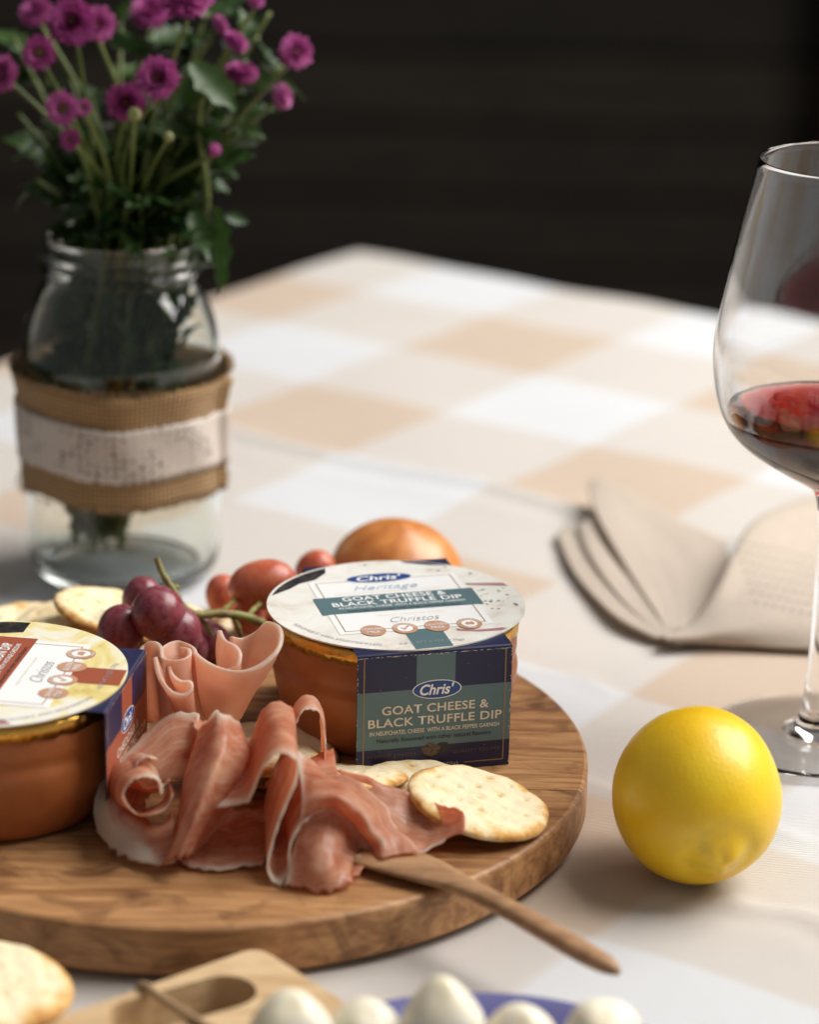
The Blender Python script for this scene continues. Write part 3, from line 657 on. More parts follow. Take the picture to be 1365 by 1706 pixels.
# ------------------------------------------------------------------ wine glass and wine
GX, GY = 0.171, 1.037
gl = empty('wine_glass', (GX, GY, 0)); tag(gl, 'tall clear stemmed glass holding a little red wine', 'wine glass')
def prof_sp(p, n): return smooth_prof(p, n)
bowl_out = [(0.0068, 0.1065), (0.0085, 0.1092), (0.0135, 0.1124), (0.0250, 0.1190), (0.0375, 0.1275), (0.0449, 0.1362), (0.0492, 0.1472), (0.0510, 0.1600), (0.0510, 0.1720), (0.0490, 0.1870), (0.0442, 0.2130), (0.0378, 0.2434)]
bo = smooth_prof(bowl_out, 6)
bi_pts = [(0.0, 0.1135), (0.006, 0.1138), (0.0125, 0.1158), (0.0242, 0.1215), (0.0362, 0.1292), (0.0434, 0.1374), (0.0477, 0.1479), (0.0497, 0.1602), (0.0498, 0.1720), (0.0479, 0.1868), (0.0436, 0.2128), (0.0373, 0.2432)]
bi = smooth_prof(bi_pts, 6)
loop = bo + [(0.0377, 0.2437), (0.0374, 0.2437)] + list(reversed(bi))
v, f = lathe(loop, 128); obj('bowl', v, f, 'clear_glass', gl)
st = smooth_prof([(0.0135, 0.0036), (0.0088, 0.0062), (0.0064, 0.012), (0.0053, 0.022), (0.0046, 0.045), (0.0046, 0.070), (0.0050, 0.092), (0.0056, 0.1010), (0.0068, 0.1065)], 6)
v, f = lathe(st, 64); obj('stem', v, f, 'clear_glass', gl)
ft = smooth_prof([(0.0, 0.0016), (0.020, 0.0012), (0.036, 0.0004), (0.0420, 0.0003), (0.0434, 0.0010), (0.0424, 0.0018), (0.034, 0.0023), (0.0220, 0.0028), (0.0135, 0.0036)], 5)
v, f = lathe(ft, 96); obj('foot', v, f, 'clear_glass', gl)
ZW = 0.1405
wi = []
for (r, z) in bi:
    if z < ZW: wi.append((r + (0.00025 if r > 0.004 else 0.0), z - 0.0002))
wi.append((0.0452, ZW + 0.0005)); 
v, f = lathe(wi + [(0.0440, ZW), (0.030, ZW), (0.0, ZW)], 128)
wn = obj('red_wine', v, f, 'wine'); wn.location = (GX, GY, 0); tag(wn, 'dark red wine pooled in the bottom of the glass bowl', 'wine')

# ------------------------------------------------------------------ jar, burlap band, lace
JP = at(208, 946, 0); JX, JY = JP.x, JP.y
jar = empty('glass_jar', (JX, JY, 0)); tag(jar, 'clear glass jar wrapped in burlap and lace holding cut flowers', 'jar')
jo = smooth_prof([(0.0, 0.0022), (0.030, 0.0022), (0.036, 0.0003), (0.0405, 0.0008), (0.0440, 0.0045), (0.0457, 0.011), (0.0468, 0.030), (0.0470, 0.100), (0.0464, 0.113), (0.0438, 0.1255), (0.0398, 0.1355), (0.0364, 0.1415), (0.0350, 0.1445), (0.0352, 0.1465), (0.0368, 0.1480), (0.0368, 0.1492), (0.0352, 0.1508), (0.0352, 0.1530), (0.0362, 0.1542), (0.0362, 0.1552), (0.0351, 0.1566), (0.0353, 0.1600), (0.0357, 0.1625), (0.0346, 0.1642)], 4)
ji = smooth_prof([(0.0330, 0.1640), (0.0324, 0.1600), (0.0325, 0.1500), (0.0336, 0.1425), (0.0372, 0.1350), (0.0412, 0.1245), (0.0438, 0.1120), (0.0444, 0.0990), (0.0442, 0.030), (0.0434, 0.0125), (0.0405, 0.0070), (0.030, 0.0052), (0.0, 0.0048)], 4)
v, f = lathe(jo + ji, 96); obj('jar_body', v, f, 'jar_glass', jar)
def band(name, z0, z1, r0, material, parent, nz=12, nt=220, fray=0.0, a0=R(-28), turns=1.03, scallop=0, flare=0.0):
    vs, uvs, fs = [], [], []
    for k in range(nt + 1):
        u = k / nt; a = a0 + 2 * math.pi * turns * u
        sag = 0.0012 * math.sin(a * 2 + 1) + 0.0008 * math.sin(a * 5)
        for s in range(nz + 1):
            v_ = s / nz; zz = z0 + (z1 - z0) * v_ + sag
            if scallop and s in (0, nz): zz += (1 if s else -1) * 0.0011 * abs(math.sin(a * scallop))
            if fray and s in (0, nz): zz += random.uniform(-fray, fray)
            rr_ = r0 + u * 0.0009 + 0.0005 * math.sin(a * 9 + v_ * 3) + flare * (max(0, v_ - 0.72) / 0.28) ** 1.5 + (0.0040 * max(0, (u - .985) / .015) ** 1.5)
            vs.append((rr_ * math.cos(a), rr_ * math.sin(a), zz)); uvs.append((u, v_))
    for k in range(nt):
        for s in range(nz):
            q = k * (nz + 1) + s; fs.append((q, q + nz + 1, q + nz + 2, q + 1))
    o = obj(name, vs, fs, material, parent, True, uvs)
    md = o.modifiers.new('thickness', 'SOLIDIFY'); md.thickness = 0.0008; md.offset = 0
    return o
ZL, ZH = atY(208, 850, JY - .049).z, atY(208, 660, JY - .052).z
bu = band('burlap_band', ZL, ZH, 0.0482, 'burlap', jar, fray=0.0008, flare=0.0030)
band('lace_trim', atY(208, 800, JY - .05).z, atY(208, 716, JY - .05).z, 0.0496, 'lace', bu, scallop=34)
vs, fs = [], []                                          # loose threads along the frayed edges
for k in range(1300):
    a = random.uniform(0, 2 * math.pi); up = random.random() < 0.62
    z = ZH - .0005 if up else ZL + .0005; r = 0.0492 + (0.0028 if up else 0.0006)
    p = Vector((r * math.cos(a), r * math.sin(a), z)); ln = random.uniform(0.001, 0.0040)
    d = Vector((math.cos(a) * random.uniform(-0.2, .9), math.sin(a) * random.uniform(-.2, .9), 1 if up else -1)) + Vector((random.uniform(-.6, .6), random.uniform(-.6, .6), 0)); d.normalize()
    s = d.orthogonal().normalized() * 0.00022; s2 = d.cross(s); b = len(vs)
    vs += [p + s, p - s * 0.5 + s2, p - s * 0.5 - s2, p + d * ln]; fs += [(b, b + 1, b + 3), (b + 1, b + 2, b + 3), (b + 2, b, b + 3)]
fr = obj('frayed_threads', vs, fs, 'burlap', bu, False, [(0.5, 0.5)] * len(vs)); fr['kind'] = 'stuff'

# ------------------------------------------------------------------ flowers
def bloom_mesh(rings, cup, seed):
    rnd = random.Random(seed); vs, fs = [], []
    for (n, r0, ln, el, wd) in rings:
        for k in range(n):
            a = 2 * math.pi * (k + rnd.uniform(-.3, .3)) / n; e = el + rnd.uniform(-.16, .16); L = ln * rnd.uniform(.85, 1.12)
            rad = Vector((math.cos(a), math.sin(a), 0)); side = Vector((-math.sin(a), math.cos(a), 0)); b = len(vs)
            p = rad * r0; curl = rnd.uniform(0.2, 0.7)
            for s in range(4):
                w_ = wd * (0.45, 1.0, 0.95, 0.35)[s]
                dn = side.cross(rad)
                vs += [p - side * w_ + Vector((0, 0, w_ * .35)), p + side * w_ + Vector((0, 0, w_ * .35))]
                ee = e + curl * (s / 3.0) * cup
                p = p + (rad * math.cos(ee) + Vector((0, 0, 1)) * math.sin(ee)) * (L / 3)
            for s in range(3): fs.append((b + 2 * s, b + 2 * s + 1, b + 2 * s + 3, b + 2 * s + 2))
    return vs, fs
PET = []
for sd in (1, 2):                                        # unit radius about 1
    PET.append(bloom_mesh([(26, 0.22, 0.72, -0.75, 0.15), (28, 0.22, 0.82, -0.35, 0.15), (28, 0.24, 0.84, 0.0, 0.15), (26, 0.26, 0.80, 0.32, 0.14), (24, 0.25, 0.70, 0.66, 0.13), (22, 0.22, 0.60, 0.98, 0.12), (18, 0.17, 0.46, 1.25, 0.10)], 0.75, sd))
PET.append(bloom_mesh([(24, 0.3, 0.75, 0.05, 0.12), (24, 0.28, 0.66, 0.35, 0.12), (20, 0.27, 0.5, 0.7, 0.10)], 0.8, 3))
PETM = []
for k, (v, f) in enumerate(PET):
    me = bpy.data.meshes.new('petals'); me.from_pydata([tuple(p) for p in v], [], f); me.update(); me.polygons.foreach_set('use_smooth', [True] * len(f)); me.materials.append(M['petal']); PETM.append(me)
def dome(name, rx, h, material, lump=0.0):
    vs, fs = lathe([(rx, -h * .5), (rx * .98, 0), (rx * .8, h * .5), (rx * .45, h * .85), (0, h)], 14)
    me = bpy.data.meshes.new(name); me.from_pydata([tuple(p) for p in vs], [], fs); me.update(); me.polygons.foreach_set('use_smooth', [True] * len(fs)); me.materials.append(M[material]); return me
EYE = dome('eye', 0.21, 0.22, 'eye')
v, f = lathe([(0, -0.95), (0.22, -0.92), (0.36, -0.6), (0.52, -0.22), (0.45, 0.02), (0, 0.05)], 14)
CAL = bpy.data.meshes.new('calyx'); CAL.from_pydata([tuple((p[0], p[1], p[2] * .6)) for p in v], [], f); CAL.update(); CAL.polygons.foreach_set('use_smooth', [True] * len(f)); CAL.materials.append(M['stem'])
v, f = lathe([(0, -1), (0.6, -0.85), (0.95, -0.2), (0.9, 0.4), (0.55, 0.85), (0.25, 0.8), (0, 0.7)], 14)
BUD = bpy.data.meshes.new('bud'); BUD.from_pydata([tuple(p) for p in v], [], f); BUD.update(); BUD.polygons.foreach_set('use_smooth', [True] * len(f)); BUD.materials.append(M['bud'])
BUDP = BUD.copy(); BUDP.materials.clear(); BUDP.materials.append(M['petal'])
def leaf_mesh(seed, lobes=3):
    rnd = random.Random(seed); n = 18; vs, fs = [], []
    for k in range(n + 1):
        t_ = k / n; w_ = 0.30 * math.sin(math.pi * min(1, t_ * 0.93 + 0.05)) ** 0.8 * (1 - 0.15 * t_)
        w_ *= 1 + 0.30 * math.sin(t_ * math.pi * 2 * lobes + 0.6) * (0.3 + t_ * .7)
        x = t_; z = -0.34 * t_ * t_ + 0.05 * math.sin(t_ * 5 + seed)
        vs += [Vector((x, -w_, z + 0.30 * w_ + 0.02 * math.sin(k * 1.7))), Vector((x, -w_ * .5, z + 0.08 * w_)), Vector((x, 0, z)), Vector((x, w_ * .5, z + 0.08 * w_)), Vector((x, w_, z + 0.30 * w_ + 0.02 * math.cos(k * 1.9)))]
    for k in range(n):
        for s in range(4): fs.append((5 * k + s, 5 * k + s + 1, 5 * k + s + 6, 5 * k + s + 5))
    me = bpy.data.meshes.new('leaf'); me.from_pydata([tuple(p) for p in vs], [], fs); me.update(); me.polygons.foreach_set('use_smooth', [True] * len(fs)); me.materials.append(M['leaf']); return me
LEAF = [leaf_mesh(s, l) for s, l in ((1, 3), (2, 4), (3, 3), (4, 2))]
def link(name, me, parent): 
    o = bpy.data.objects.new(name, me); col.objects.link(o); o.parent = parent; return o
def add_leaf(parent, base, direction, size, roll, off):
    o = link('leaf', random.choice(LEAF), parent); q = direction.to_track_quat('X', 'Z') @ Quaternion((1, 0, 0), roll)
    o.rotation_mode = 'QUATERNION'; o.rotation_quaternion = q; o.location = base - off; s = size; o.scale = (s, s, s); return o
GRP = 'cut flowers standing in the jar'
JC = Vector((JX, JY, 0))
def flower(px_, py_, dY, rpx, face, kind, lab, leaves=4):
    head = atY(px_, py_, JY + dY); rad = 0.92 * rpx / 35.5 / 100 * (head - CAM).length / 1.29
    a = random.uniform(0, 2 * math.pi)
    base = JC + Vector((-0.012 + 0.012 * math.cos(a), 0.012 * math.sin(a) - .004, 0.012 + random.uniform(0, 0.02)))
    d = head - JC; d.z = 0
    neck = JC + d * min(0.30, 0.024 / max(d.length, 1e-4)) + Vector((random.uniform(-.004, .004), random.uniform(-.004, .004), 0.160))
    midp = neck.lerp(head, 0.45) - d.normalized() * 0.010 + Vector((random.uniform(-.006, .006), 0, 0.004))
    under = head - face.normalized() * rad * 0.55 - Vector((0, 0, rad * 0.35))
    pts = spline([base, base.lerp(neck, 0.5) + Vector((random.uniform(-.006, .006), random.uniform(-.006, .006), 0)), neck, midp, under], 8)
    root = empty('flower', base); off = base.copy(); tag(root, lab, 'flower', GRP)
    r_ = 0.00125 if kind != 'bud' else 0.0010
    v, f = tube([p - off for p in pts], [r_ * (1.15 - 0.35 * k / len(pts)) for k in range(len(pts))], 8); obj('stem', v, f, 'stem', root)
    q = face.normalized().to_track_quat('Z', 'Y') @ Quaternion((0, 0, 1), random.uniform(0, 6))
    if kind == 'bud' or kind == 'pinkbud':
        b = link('bud', BUD if kind == 'bud' else BUDP, root)
    else:
        b = link('bloom', PETM[0 if kind == 'full' else (1 if random.random() < .5 else 2) if kind != 'open' else 2], root); b['kind'] = 'stuff'
        e = link('eye', EYE, b); 
        e.location = (0, 0, 0.02 if kind == 'open' else 0.05)
        e2 = link('calyx', CAL, b)
    b.rotation_mode = 'QUATERNION'; b.rotation_quaternion = q; b.location = head - off; b.scale = (rad,) * 3
    for k in range(leaves):
        t_ = random.uniform(0.42, 0.86); p = pts[int(t_ * (len(pts) - 1))]
        dr = Vector((random.uniform(-1, 1), random.uniform(-1, 1), random.uniform(-0.1, 0.9)))
        dr += d.normalized() * 0.5; dr.normalize()
        add_leaf(root, p, dr, random.uniform(0.013, 0.026), random.uniform(-1, 1), off)
    for k in range(2):
        t_ = random.uniform(0.22, 0.42); p = pts[int(t_ * (len(pts) - 1))]
        dr = Vector((random.uniform(-.5, .5), random.uniform(-.5, .5), 1)); add_leaf(root, p, dr, random.uniform(0.010, 0.017), random.uniform(-2, 2), off)
TOC = -FW
def fc(rx, up, tw): return RT * rx + Vector((0, 0, 1)) * up + Vector((0, -1, 0)) * tw
W1 = 'magenta button chrysanthemum in full bloom in the glass jar'
W2 = 'half open pink chrysanthemum showing its dark eye in the jar'
W3 = 'magenta chrysanthemum seen from the side on the bunch in the jar'
W4 = 'small closed pale green flower bud in the jar'
W5 = 'small closed pink flower bud in the jar'
for a in [(65, 88, -.045, 32, fc(-.1, .3, 1), 'open', W2, 3), (4, 122, -.02, 32, fc(-.6, .3, .8), 'full', W1, 4), (120, 36, -.03, 42, fc(-.1, .45, 1), 'full', W1, 3), (162, 40, -.01, 32, fc(.3, .4, .8), 'full', W1, 3),
          (310, 0, -.03, 46, fc(.0, 1, .35), 'full', W3, 3), (367, 42, .0, 20, fc(.9, .5, .1), 'full', W3, 3), (392, 70, -.01, 24, fc(.6, .9, .2), 'full', W3, 4), (493, 86, -.01, 31, fc(.45, .45, .8), 'full', W1, 4),
          (263, 130, -.06, 38, fc(-.1, .35, 1), 'full', W1, 3), (402, 122, .0, 30, fc(.1, 1, .12), 'full', W3, 4), (470, 160, -.01, 24, fc(.9, .25, .3), 'full', W3, 4), (104, 180, -.05, 32, fc(-.1, .2, 1), 'open', W2, 3), (139, 179, -.055, 16, fc(.1, .1, 1), 'open', W2, 1),
          (117, 232, -.05, 20, fc(-.1, .2, 1), 'open', W2, 2), (209, 170, -.055, 34, fc(0, .1, 1), 'full', W1, 3), (223, 190, -.065, 14, fc(0, .2, 1), 'bud', W4, 1), (357, 250, -.03, 13, fc(.1, .6, .8), 'pinkbud', W5, 3), (280, 228, -.05, 10, fc(.1, .3, 1), 'bud', W4, 2),
          (425, 2, .0, 16, fc(.3, 1, .3), 'full', W3, 3), (250, 20, .04, 34, fc(.0, .8, .6), 'full', W1, 4), (60, 20, .03, 30, fc(-.3, .7, .6), 'full', W1, 4)]:
    flower(*a)
# leafy shoots without blooms fill the bunch, with the large leaves at the jar's mouth
def shoot(px_, py_, dY, n, size, lab):
    head = atY(px_, py_, JY + dY); a = random.uniform(0, 6.28)
    base = JC + Vector((-0.012 + 0.012 * math.cos(a), 0.012 * math.sin(a) - .004, 0.014)); d = head - JC; d.z = 0
    neck = JC + d * min(0.3, 0.024 / max(d.length, 1e-4)) + Vector((0, 0, 0.160))
    pts = spline([base, base.lerp(neck, .5), neck, neck.lerp(head, .5) - d.normalized() * 0.008, head], 8)
    root = empty('leafy_shoot', base); tag(root, lab, 'foliage', 'leafy shoots in the jar'); off = base.copy()
    v, f = tube([p - off for p in pts], 0.0011, 7); obj('stem', v, f, 'stem', root)
    for k in range(n):
        t_ = random.uniform(0.46, 1.0); p = pts[min(len(pts) - 1, int(t_ * (len(pts) - 1)))]
        dr = Vector((random.uniform(-1, 1), random.uniform(-1, 1), random.uniform(-0.3, 0.9))) + d.normalized() * 0.4; dr.normalize()
        add_leaf(root, p, dr, size * random.uniform(.7, 1.25), random.uniform(-1, 1), off)
    for k in range(14):
        t_ = random.uniform(0.03, 0.47); p = pts[int(t_ * (len(pts) - 1))]
        if k < 3:
            a_ = random.uniform(math.pi * .95, math.pi * 2.05); r_ = random.uniform(.010, .030); p = JC + Vector((r_ * math.cos(a_), r_ * math.sin(a_), random.uniform(.080, .135)))
            add_leaf(root, p, Vector((random.uniform(-.5, .5), random.uniform(-.2, .2), random.choice((1, 1, -.8)))).normalized(), random.uniform(0.015, 0.023), random.uniform(-1.2, 1.2), off); continue
        dr = Vector((random.uniform(-1, 1), random.uniform(-1, 1), 0.45 if t_ > .2 else 1.6)); add_leaf(root, p, dr, random.uniform(0.016, 0.028) if t_ > .2 else 0.014, random.uniform(-2, 2), off)
for (x, y, dy) in ((60, 300, .0), (110, 270, .03), (160, 250, .05), (215, 265, .0), (300, 290, .03), (340, 210, .0), (390, 180, .04), (30, 190, .02), (190, 110, .06), (290, 120, .06), (330, 70, .05), (430, 60, .04), (230, 330, -.03), (150, 340, -.02), (300, 345, -.02), (80, 130, .06), (200, 20, .07), (450, 20, .03), (20, 60, .05), (110, 110, .05), (255, 60, .03), (345, 20, .05), (410, 100, .02), (470, 110, .03), (150, 160, .02), (310, 180, .0), (370, 150, -.01), (235, 210, .02)):
    shoot(x, y, dy, 13, 0.021, 'leafy green shoot without a bloom in the jar')
root = empty('leafy_shoot', JC + Vector((0.02, -.01, 0.12))); tag(root, 'leafy shoot with large leaves drooping over the jar mouth', 'foliage', 'leafy shoots in the jar'); off = JC + Vector((0.02, -.01, 0.12))
tip_ = atY(352, 130, JY - .02)
v, f = tube([p - off for p in spline([off, atY(300, 400, JY - .01), atY(345, 345, JY - .015), atY(330, 200, JY - .01), tip_], 6)], 0.0014, 8); obj('stem', v, f, 'stem', root)
for (a, b, rl) in (((322, 352, -.02), (348, 418, -.03), .4), ((350, 348, -.02), (398, 470, -.02), -.5), ((340, 372, -.03), (300, 398, -.04), .2), ((375, 360, -.01), (412, 366, -.01), 1.0), ((318, 105, -.02), (392, 165, -.03), .6), ((360, 290, -.01), (398, 235, -.01), .3), ((330, 415, -.035), (275, 405, -.045), .1), ((300, 390, -.03), (352, 408, -.045), -.3)):
    A_, B_ = atY(a[0], a[1], JY + a[2]), atY(b[0], b[1], JY + b[2]); add_leaf(root, A_, (B_ - A_).normalized(), (B_ - A_).length * 1.05, rl, off)

# ------------------------------------------------------------------ crackers
def cracker_mesh(seed):
    rnd = random.Random(seed); nr, nt = 22, 72; Rr = 0.0268
    holes = []
    for (n, r, ph) in ((1, 0.0, 0), (6, 0.0095, 0.2), (11, 0.0185, 0.5)):
        for k in range(n):
            a = 2 * math.pi * k / n + ph + rnd.uniform(-.08, .08); holes.append((r * math.cos(a), r * math.sin(a)))
    vs, fs, bk = [], [], []
    def top(x, y, r):
        z = 0.0024 + 0.0004 * math.sin(x * 260 + seed) * math.sin(y * 230 + 2 * seed) + 0.0003 * math.sin(x * 610) * math.sin(y * 540)
        e = max(0, (r - 0.84) / 0.16); z -= 0.0016 * e ** 2.2
        h = 0.0
        for (hx, hy) in holes:
            d2 = (x - hx) ** 2 + (y - hy) ** 2; g = math.exp(-d2 / (0.00085 ** 2)); h = max(h, g); z += 0.00025 * math.exp(-((math.sqrt(d2) - 0.0022) / 0.0012) ** 2)
        return z - 0.0019 * h, h
    for side in (1, -1):
        for i in range(nr + 1):
            t_ = (i / nr) ** 0.8
            for k in range(nt):
                a = 2 * math.pi * k / nt; wv_ = 1 + 0.010 * math.sin(3 * a + seed) + 0.006 * math.sin(7 * a + 2 * seed) + 0.003 * math.sin(19 * a)
                x, y = Rr * t_ * wv_ * math.cos(a), Rr * t_ * wv_ * math.sin(a)
                z, h = top(x, y, t_)
                vs.append((x, y, z if side > 0 else -0.0018 + 0.0012 * max(0, (t_ - .84) / .16) ** 2)); 
                bk.append(min(1, 0.02 + 0.95 * max(0, (t_ - 0.66) / 0.34) ** 2 + 0.85 * h) if side > 0 else 0.55)
    st_ = (nr + 1) * nt
    for i in range(nr):
        for k in range(nt):
            k2 = (k + 1) % nt; fs.append((i * nt + k, (i + 1) * nt + k, (i + 1) * nt + k2, i * nt + k2)); fs.append((st_ + i * nt + k, st_ + i * nt + k2, st_ + (i + 1) * nt + k2, st_ + (i + 1) * nt + k))
    for k in range(nt):
        k2 = (k + 1) % nt; fs.append((nr * nt + k, st_ + nr * nt + k, st_ + nr * nt + k2, nr * nt + k2))
    o = obj('cracker', vs, fs, 'cracker', None, True, None, {'bake': bk}); me = o.data; bpy.data.objects.remove(o)
    bm = bmesh.new(); bm.from_mesh(me); bmesh.ops.remove_doubles(bm, verts=bm.verts, dist=1e-7); bm.to_mesh(me); bm.free()
    return me
CRK = [cracker_mesh(s) for s in (1, 5, 9)]
def cracker(px_, py_, z, tx, ty, rz, lab, s=1.0, v=0, group=None):
    o = bpy.data.objects.new('cracker', CRK[v % 3]); col.objects.link(o)
    p = at(px_, py_, z); o.location = p; o.rotation_euler = (R(tx), R(ty), R(rz)); o.scale = (s,) * 3
    tag(o, lab, 'cracker', group); return o
G1 = 'crackers between the tub and the prosciutto'
cracker(797, 1338, 0.0268, 6, 11, 20, 'round golden cracker leaning on another at the rim of the board', 1.0, 0, G1)
cracker(707, 1318, 0.0232, 3, 2, 75, 'pale round cracker partly covered by the leaning one, below the teal sleeve', 1.0, 1, G1)
cracker(560, 1300, 0.0275, 8, 14, 130, 'pale cracker tilted behind the prosciutto folds beside the terracotta pot', 1.0, 2, G1)
cracker(450, 1258, 0.0225, 4, 3, 10, 'cracker lying at the foot of the pot behind the prosciutto', 1.0, 1, G1)
cracker(425, 1262, 0.0285, 8, -4, 200, 'cracker on top of another beside the folded ham', 0.95, 0, G1)
G2 = 'fanned crackers at the back of the board'
cracker(278, 1042, 0.0225, 5, 6, 40, 'cracker mostly hidden behind the purple grapes', 1.0, 0, G2)
cracker(193, 1024, 0.0395, 14, 2, 90, 'uppermost cracker of the fan before the glass jar', 1.0, 1, G2)
cracker(150, 1037, 0.0345, 14, 2, 190, 'second cracker of the fan, tucked under the uppermost one', 1.0, 2, G2)
cracker(106, 1048, 0.0295, 13, 2, 300, 'third cracker of the fan, under the second one', 1.0, 0, G2)
cracker(58, 1058, 0.0245, 10, 2, 30, 'cracker at the foot of the fan, half behind the rust red dip tub', 1.0, 1, G2)
cracker(345, 1050, 0.0225, 3, -4, 250, 'cracker under the grape stem', 1.0, 2, G2)

# ------------------------------------------------------------------ grapes on their stem
gr = empty('grape_bunch', at(300, 1060, ZB)); tag(gr, 'small bunch of purple and red grapes on a woody green stem', 'grapes'); go = at(300, 1060, ZB)
def grape(px_, py_, z, rx, rz_, material, tilt=0.0):
    p = at(px_, py_, z); s = (p - CAM).length / FPX
    vs, fs = lathe([(math.sin(math.pi * k / 24) * (1 + 0.03 * math.cos(math.pi * k / 12)), -math.cos(math.pi * k / 24)) for k in range(25)], 36)
    q = Quaternion((0, 1, 0), R(tilt)) @ Quaternion((1, 0, 0), R(random.uniform(-25, 25)))
    o = obj('grape', [(v[0] * rx * s * 1.16, v[1] * rx * s * 1.16, v[2] * rz_ * s * 1.26) for v in vs], fs, material, gr); o.location = p - go; o.rotation_mode = 'QUATERNION'; o.rotation_quaternion = q
    return p
for a in ((201, 1052, .046, 35, 36, 'grape_purple', 5), (236, 1000, .050, 30, 33, 'grape_purple', 10), (264, 1022, .056, 40, 37, 'grape_purple', -20), (293, 1054, .047, 38, 36, 'grape_purple', 10), (353, 1070, .028, 27, 26, 'grape_purple', 0), (320, 1082, .028, 24, 25, 'grape_purple', 0),
          (371, 990, .036, 26, 27, 'grape_red', 0), (437, 975, .050, 38, 46, 'grape_red', 78), (414, 1028, .033, 25, 26, 'grape_red', 20), (525, 949, .040, 28, 29, 'grape_red', 40), (470, 1010, .028, 30, 30, 'grape_red', 0), (330, 1048, .028, 24, 24, 'grape_purple', 0)):
    grape(*a)
def stempath(pts, r0, r1, name='stem'):
    P_ = spline([at(x, y, z) - go for (x, y, z) in pts], 6)
    v, f = tube(P_, [r0 + (r1 - r0) * k / (len(P_) - 1) + 0.00018 * math.sin(k * 1.9) for k in range(len(P_))], 10); obj(name, v, f, 'vine_stem', gr)
stempath([(261, 930, .072), (272, 958, .066), (290, 985, .060), (306, 1012, .054), (330, 1024, .050), (365, 1022, .049), (410, 1028, .046), (440, 1040, .041)], .0013, .0021, 'stem')
stempath([(306, 1010, .054), (300, 1028, .05), (285, 1036, .047)], .0013, .0009, 'stalk'); stempath([(365, 1022, .049), (380, 1010, .047), (392, 1000, .046)], .0012, .0009, 'stalk')
stempath([(385, 1025, .047), (395, 1040, .044), (402, 1062, .038)], .0013, .0010, 'stalk'); stempath([(330, 1024, .05), (345, 1045, .043), (352, 1058, .038)], .0011, .0009, 'stalk'); stempath([(288, 982, .060), (296, 976, .062)], .0014, .0012, 'stalk')
stempath([(410, 1028, .046), (428, 1010, .046), (440, 1000, .045)], .0012, .0009, 'stalk')

# ------------------------------------------------------------------ round fruit behind the tub
fp = at(660, 962, 0.0285); vs, fs = lathe(smooth_prof([(0.0, -0.0285), (0.012, -0.0278), (0.024, -0.019), (0.0305, -0.004), (0.0285, 0.011), (0.019, 0.0215), (0.008, 0.0262), (0.0025, 0.0275), (0.0, 0.028)], 5), 56)
o = obj('round_fruit', vs, fs, 'fruit'); o.location = (fp.x, fp.y, 0.0275); o.rotation_euler = (0.12, 0.10, 0); tag(o, 'smooth orange brown round fruit on the cloth behind the teal sleeved tub', 'fruit')

# ------------------------------------------------------------------ ham rosette
def rows_of(*rr_): return [[P3(q) for q in r] for r in rr_]
edge = lambda w0, w1=0.0: (lambda u, v: max(max(0, 1 - v / w0) if w0 else 0, max(0, 1 - (1 - v) / w1) if w1 else 0))
ham = empty('ham_slice', at(340, 1200, ZB)); ho = ham.location.copy(); tag(ham, 'thin pink ham slice folded into a rosette beside the terracotta pot', 'ham')
def hsheet(name, rows, **k): return sheet(name, [[p - ho for p in r] for r in rows], 'ham', ham, **k)
rim = [(316, 1078, .952), (333, 1095, .944), (366, 1113, .938), (403, 1117, .935), (440, 1105, .938), (466, 1078, .945), (467, 1048, .957), (448, 1036, .966), (430, 1052, .970), (405, 1062, .970), (386, 1060, .966)]
apx = [(326, 1192, .951), (335, 1200, .948), (352, 1206, .946), (372, 1208, .945), (390, 1202, .948), (402, 1190, .953), (404, 1176, .958), (400, 1166, .962), (392, 1164, .962), (384, 1166, .960), (376, 1170, .958)]
mid1 = [(a[0] * .68 + b[0] * .32 + 0, a[1] * .66 + b[1] * .34, a[2] * .66 + b[2] * .34 - .002) for a, b in zip(rim, apx)]
mid2 = [(a[0] * .33 + b[0] * .67 - 2, a[1] * .33 + b[1] * .67, a[2] * .33 + b[2] * .67 - .003) for a, b in zip(rim, apx)]
hsheet('petal_fold', rows_of(rim, mid1, mid2, apx), thick=0.0017, fat=edge(0.05), wob=0.0002)
fa = [(366, 1050, .964), (374, 1066, .957), (392, 1076, .953), (400, 1090, .948), (394, 1108, .944), (378, 1114, .944)]
hsheet('inner_fold', rows_of(fa, [(x - 4, y + 40, Y - .001) for x, y, Y in fa], [(x * .5 + 188, y * .45 + 680, .951) for x, y, Y in fa]), thick=0.0016, fat=edge(0.06))
rl = [(328, 1094, .947), (322, 1078, .951), (300, 1068, .956), (278, 1072, .953), (264, 1086, .947), (274, 1097, .942), (296, 1099, .941), (314, 1092, .944), (314, 1080, .948), (300, 1078, .949)]
hsheet('rolled_fold', rows_of(rl, [(x * .72 + 88, y * .7 + 358, Y * .8 + .186) for x, y, Y in rl], [(x * .40 + 196, y * .35 + 772, Y * .5 + .468) for x, y, Y in rl], [(x * .25 + 255, y * .12 + 1068, Y * .4 + .565) for x, y, Y in rl]), thick=0.0016, fat=edge(0.06))
ul = [(258, 1095, .938), (262, 1118, .933), (272, 1140, .929), (288, 1155, .927), (306, 1158, .927), (318, 1148, .929), (316, 1136, .931), (300, 1135, .933), (286, 1124, .936), (280, 1108, .940)]
hsheet('rolled_fold', rows_of(ul, [(x * .8 + 64, y * .6 + 470, Y * .8 + .188) for x, y, Y in ul], [(x * .5 + 165, y * .15 + 1028, Y * .5 + .470) for x, y, Y in ul]), thick=0.0016, fat=edge(0.07))
lb = [(232, 1086, .952), (240, 1073, .956), (256, 1068, .955), (268, 1078, .949), (272, 1100, .942), (290, 1150, .936)]
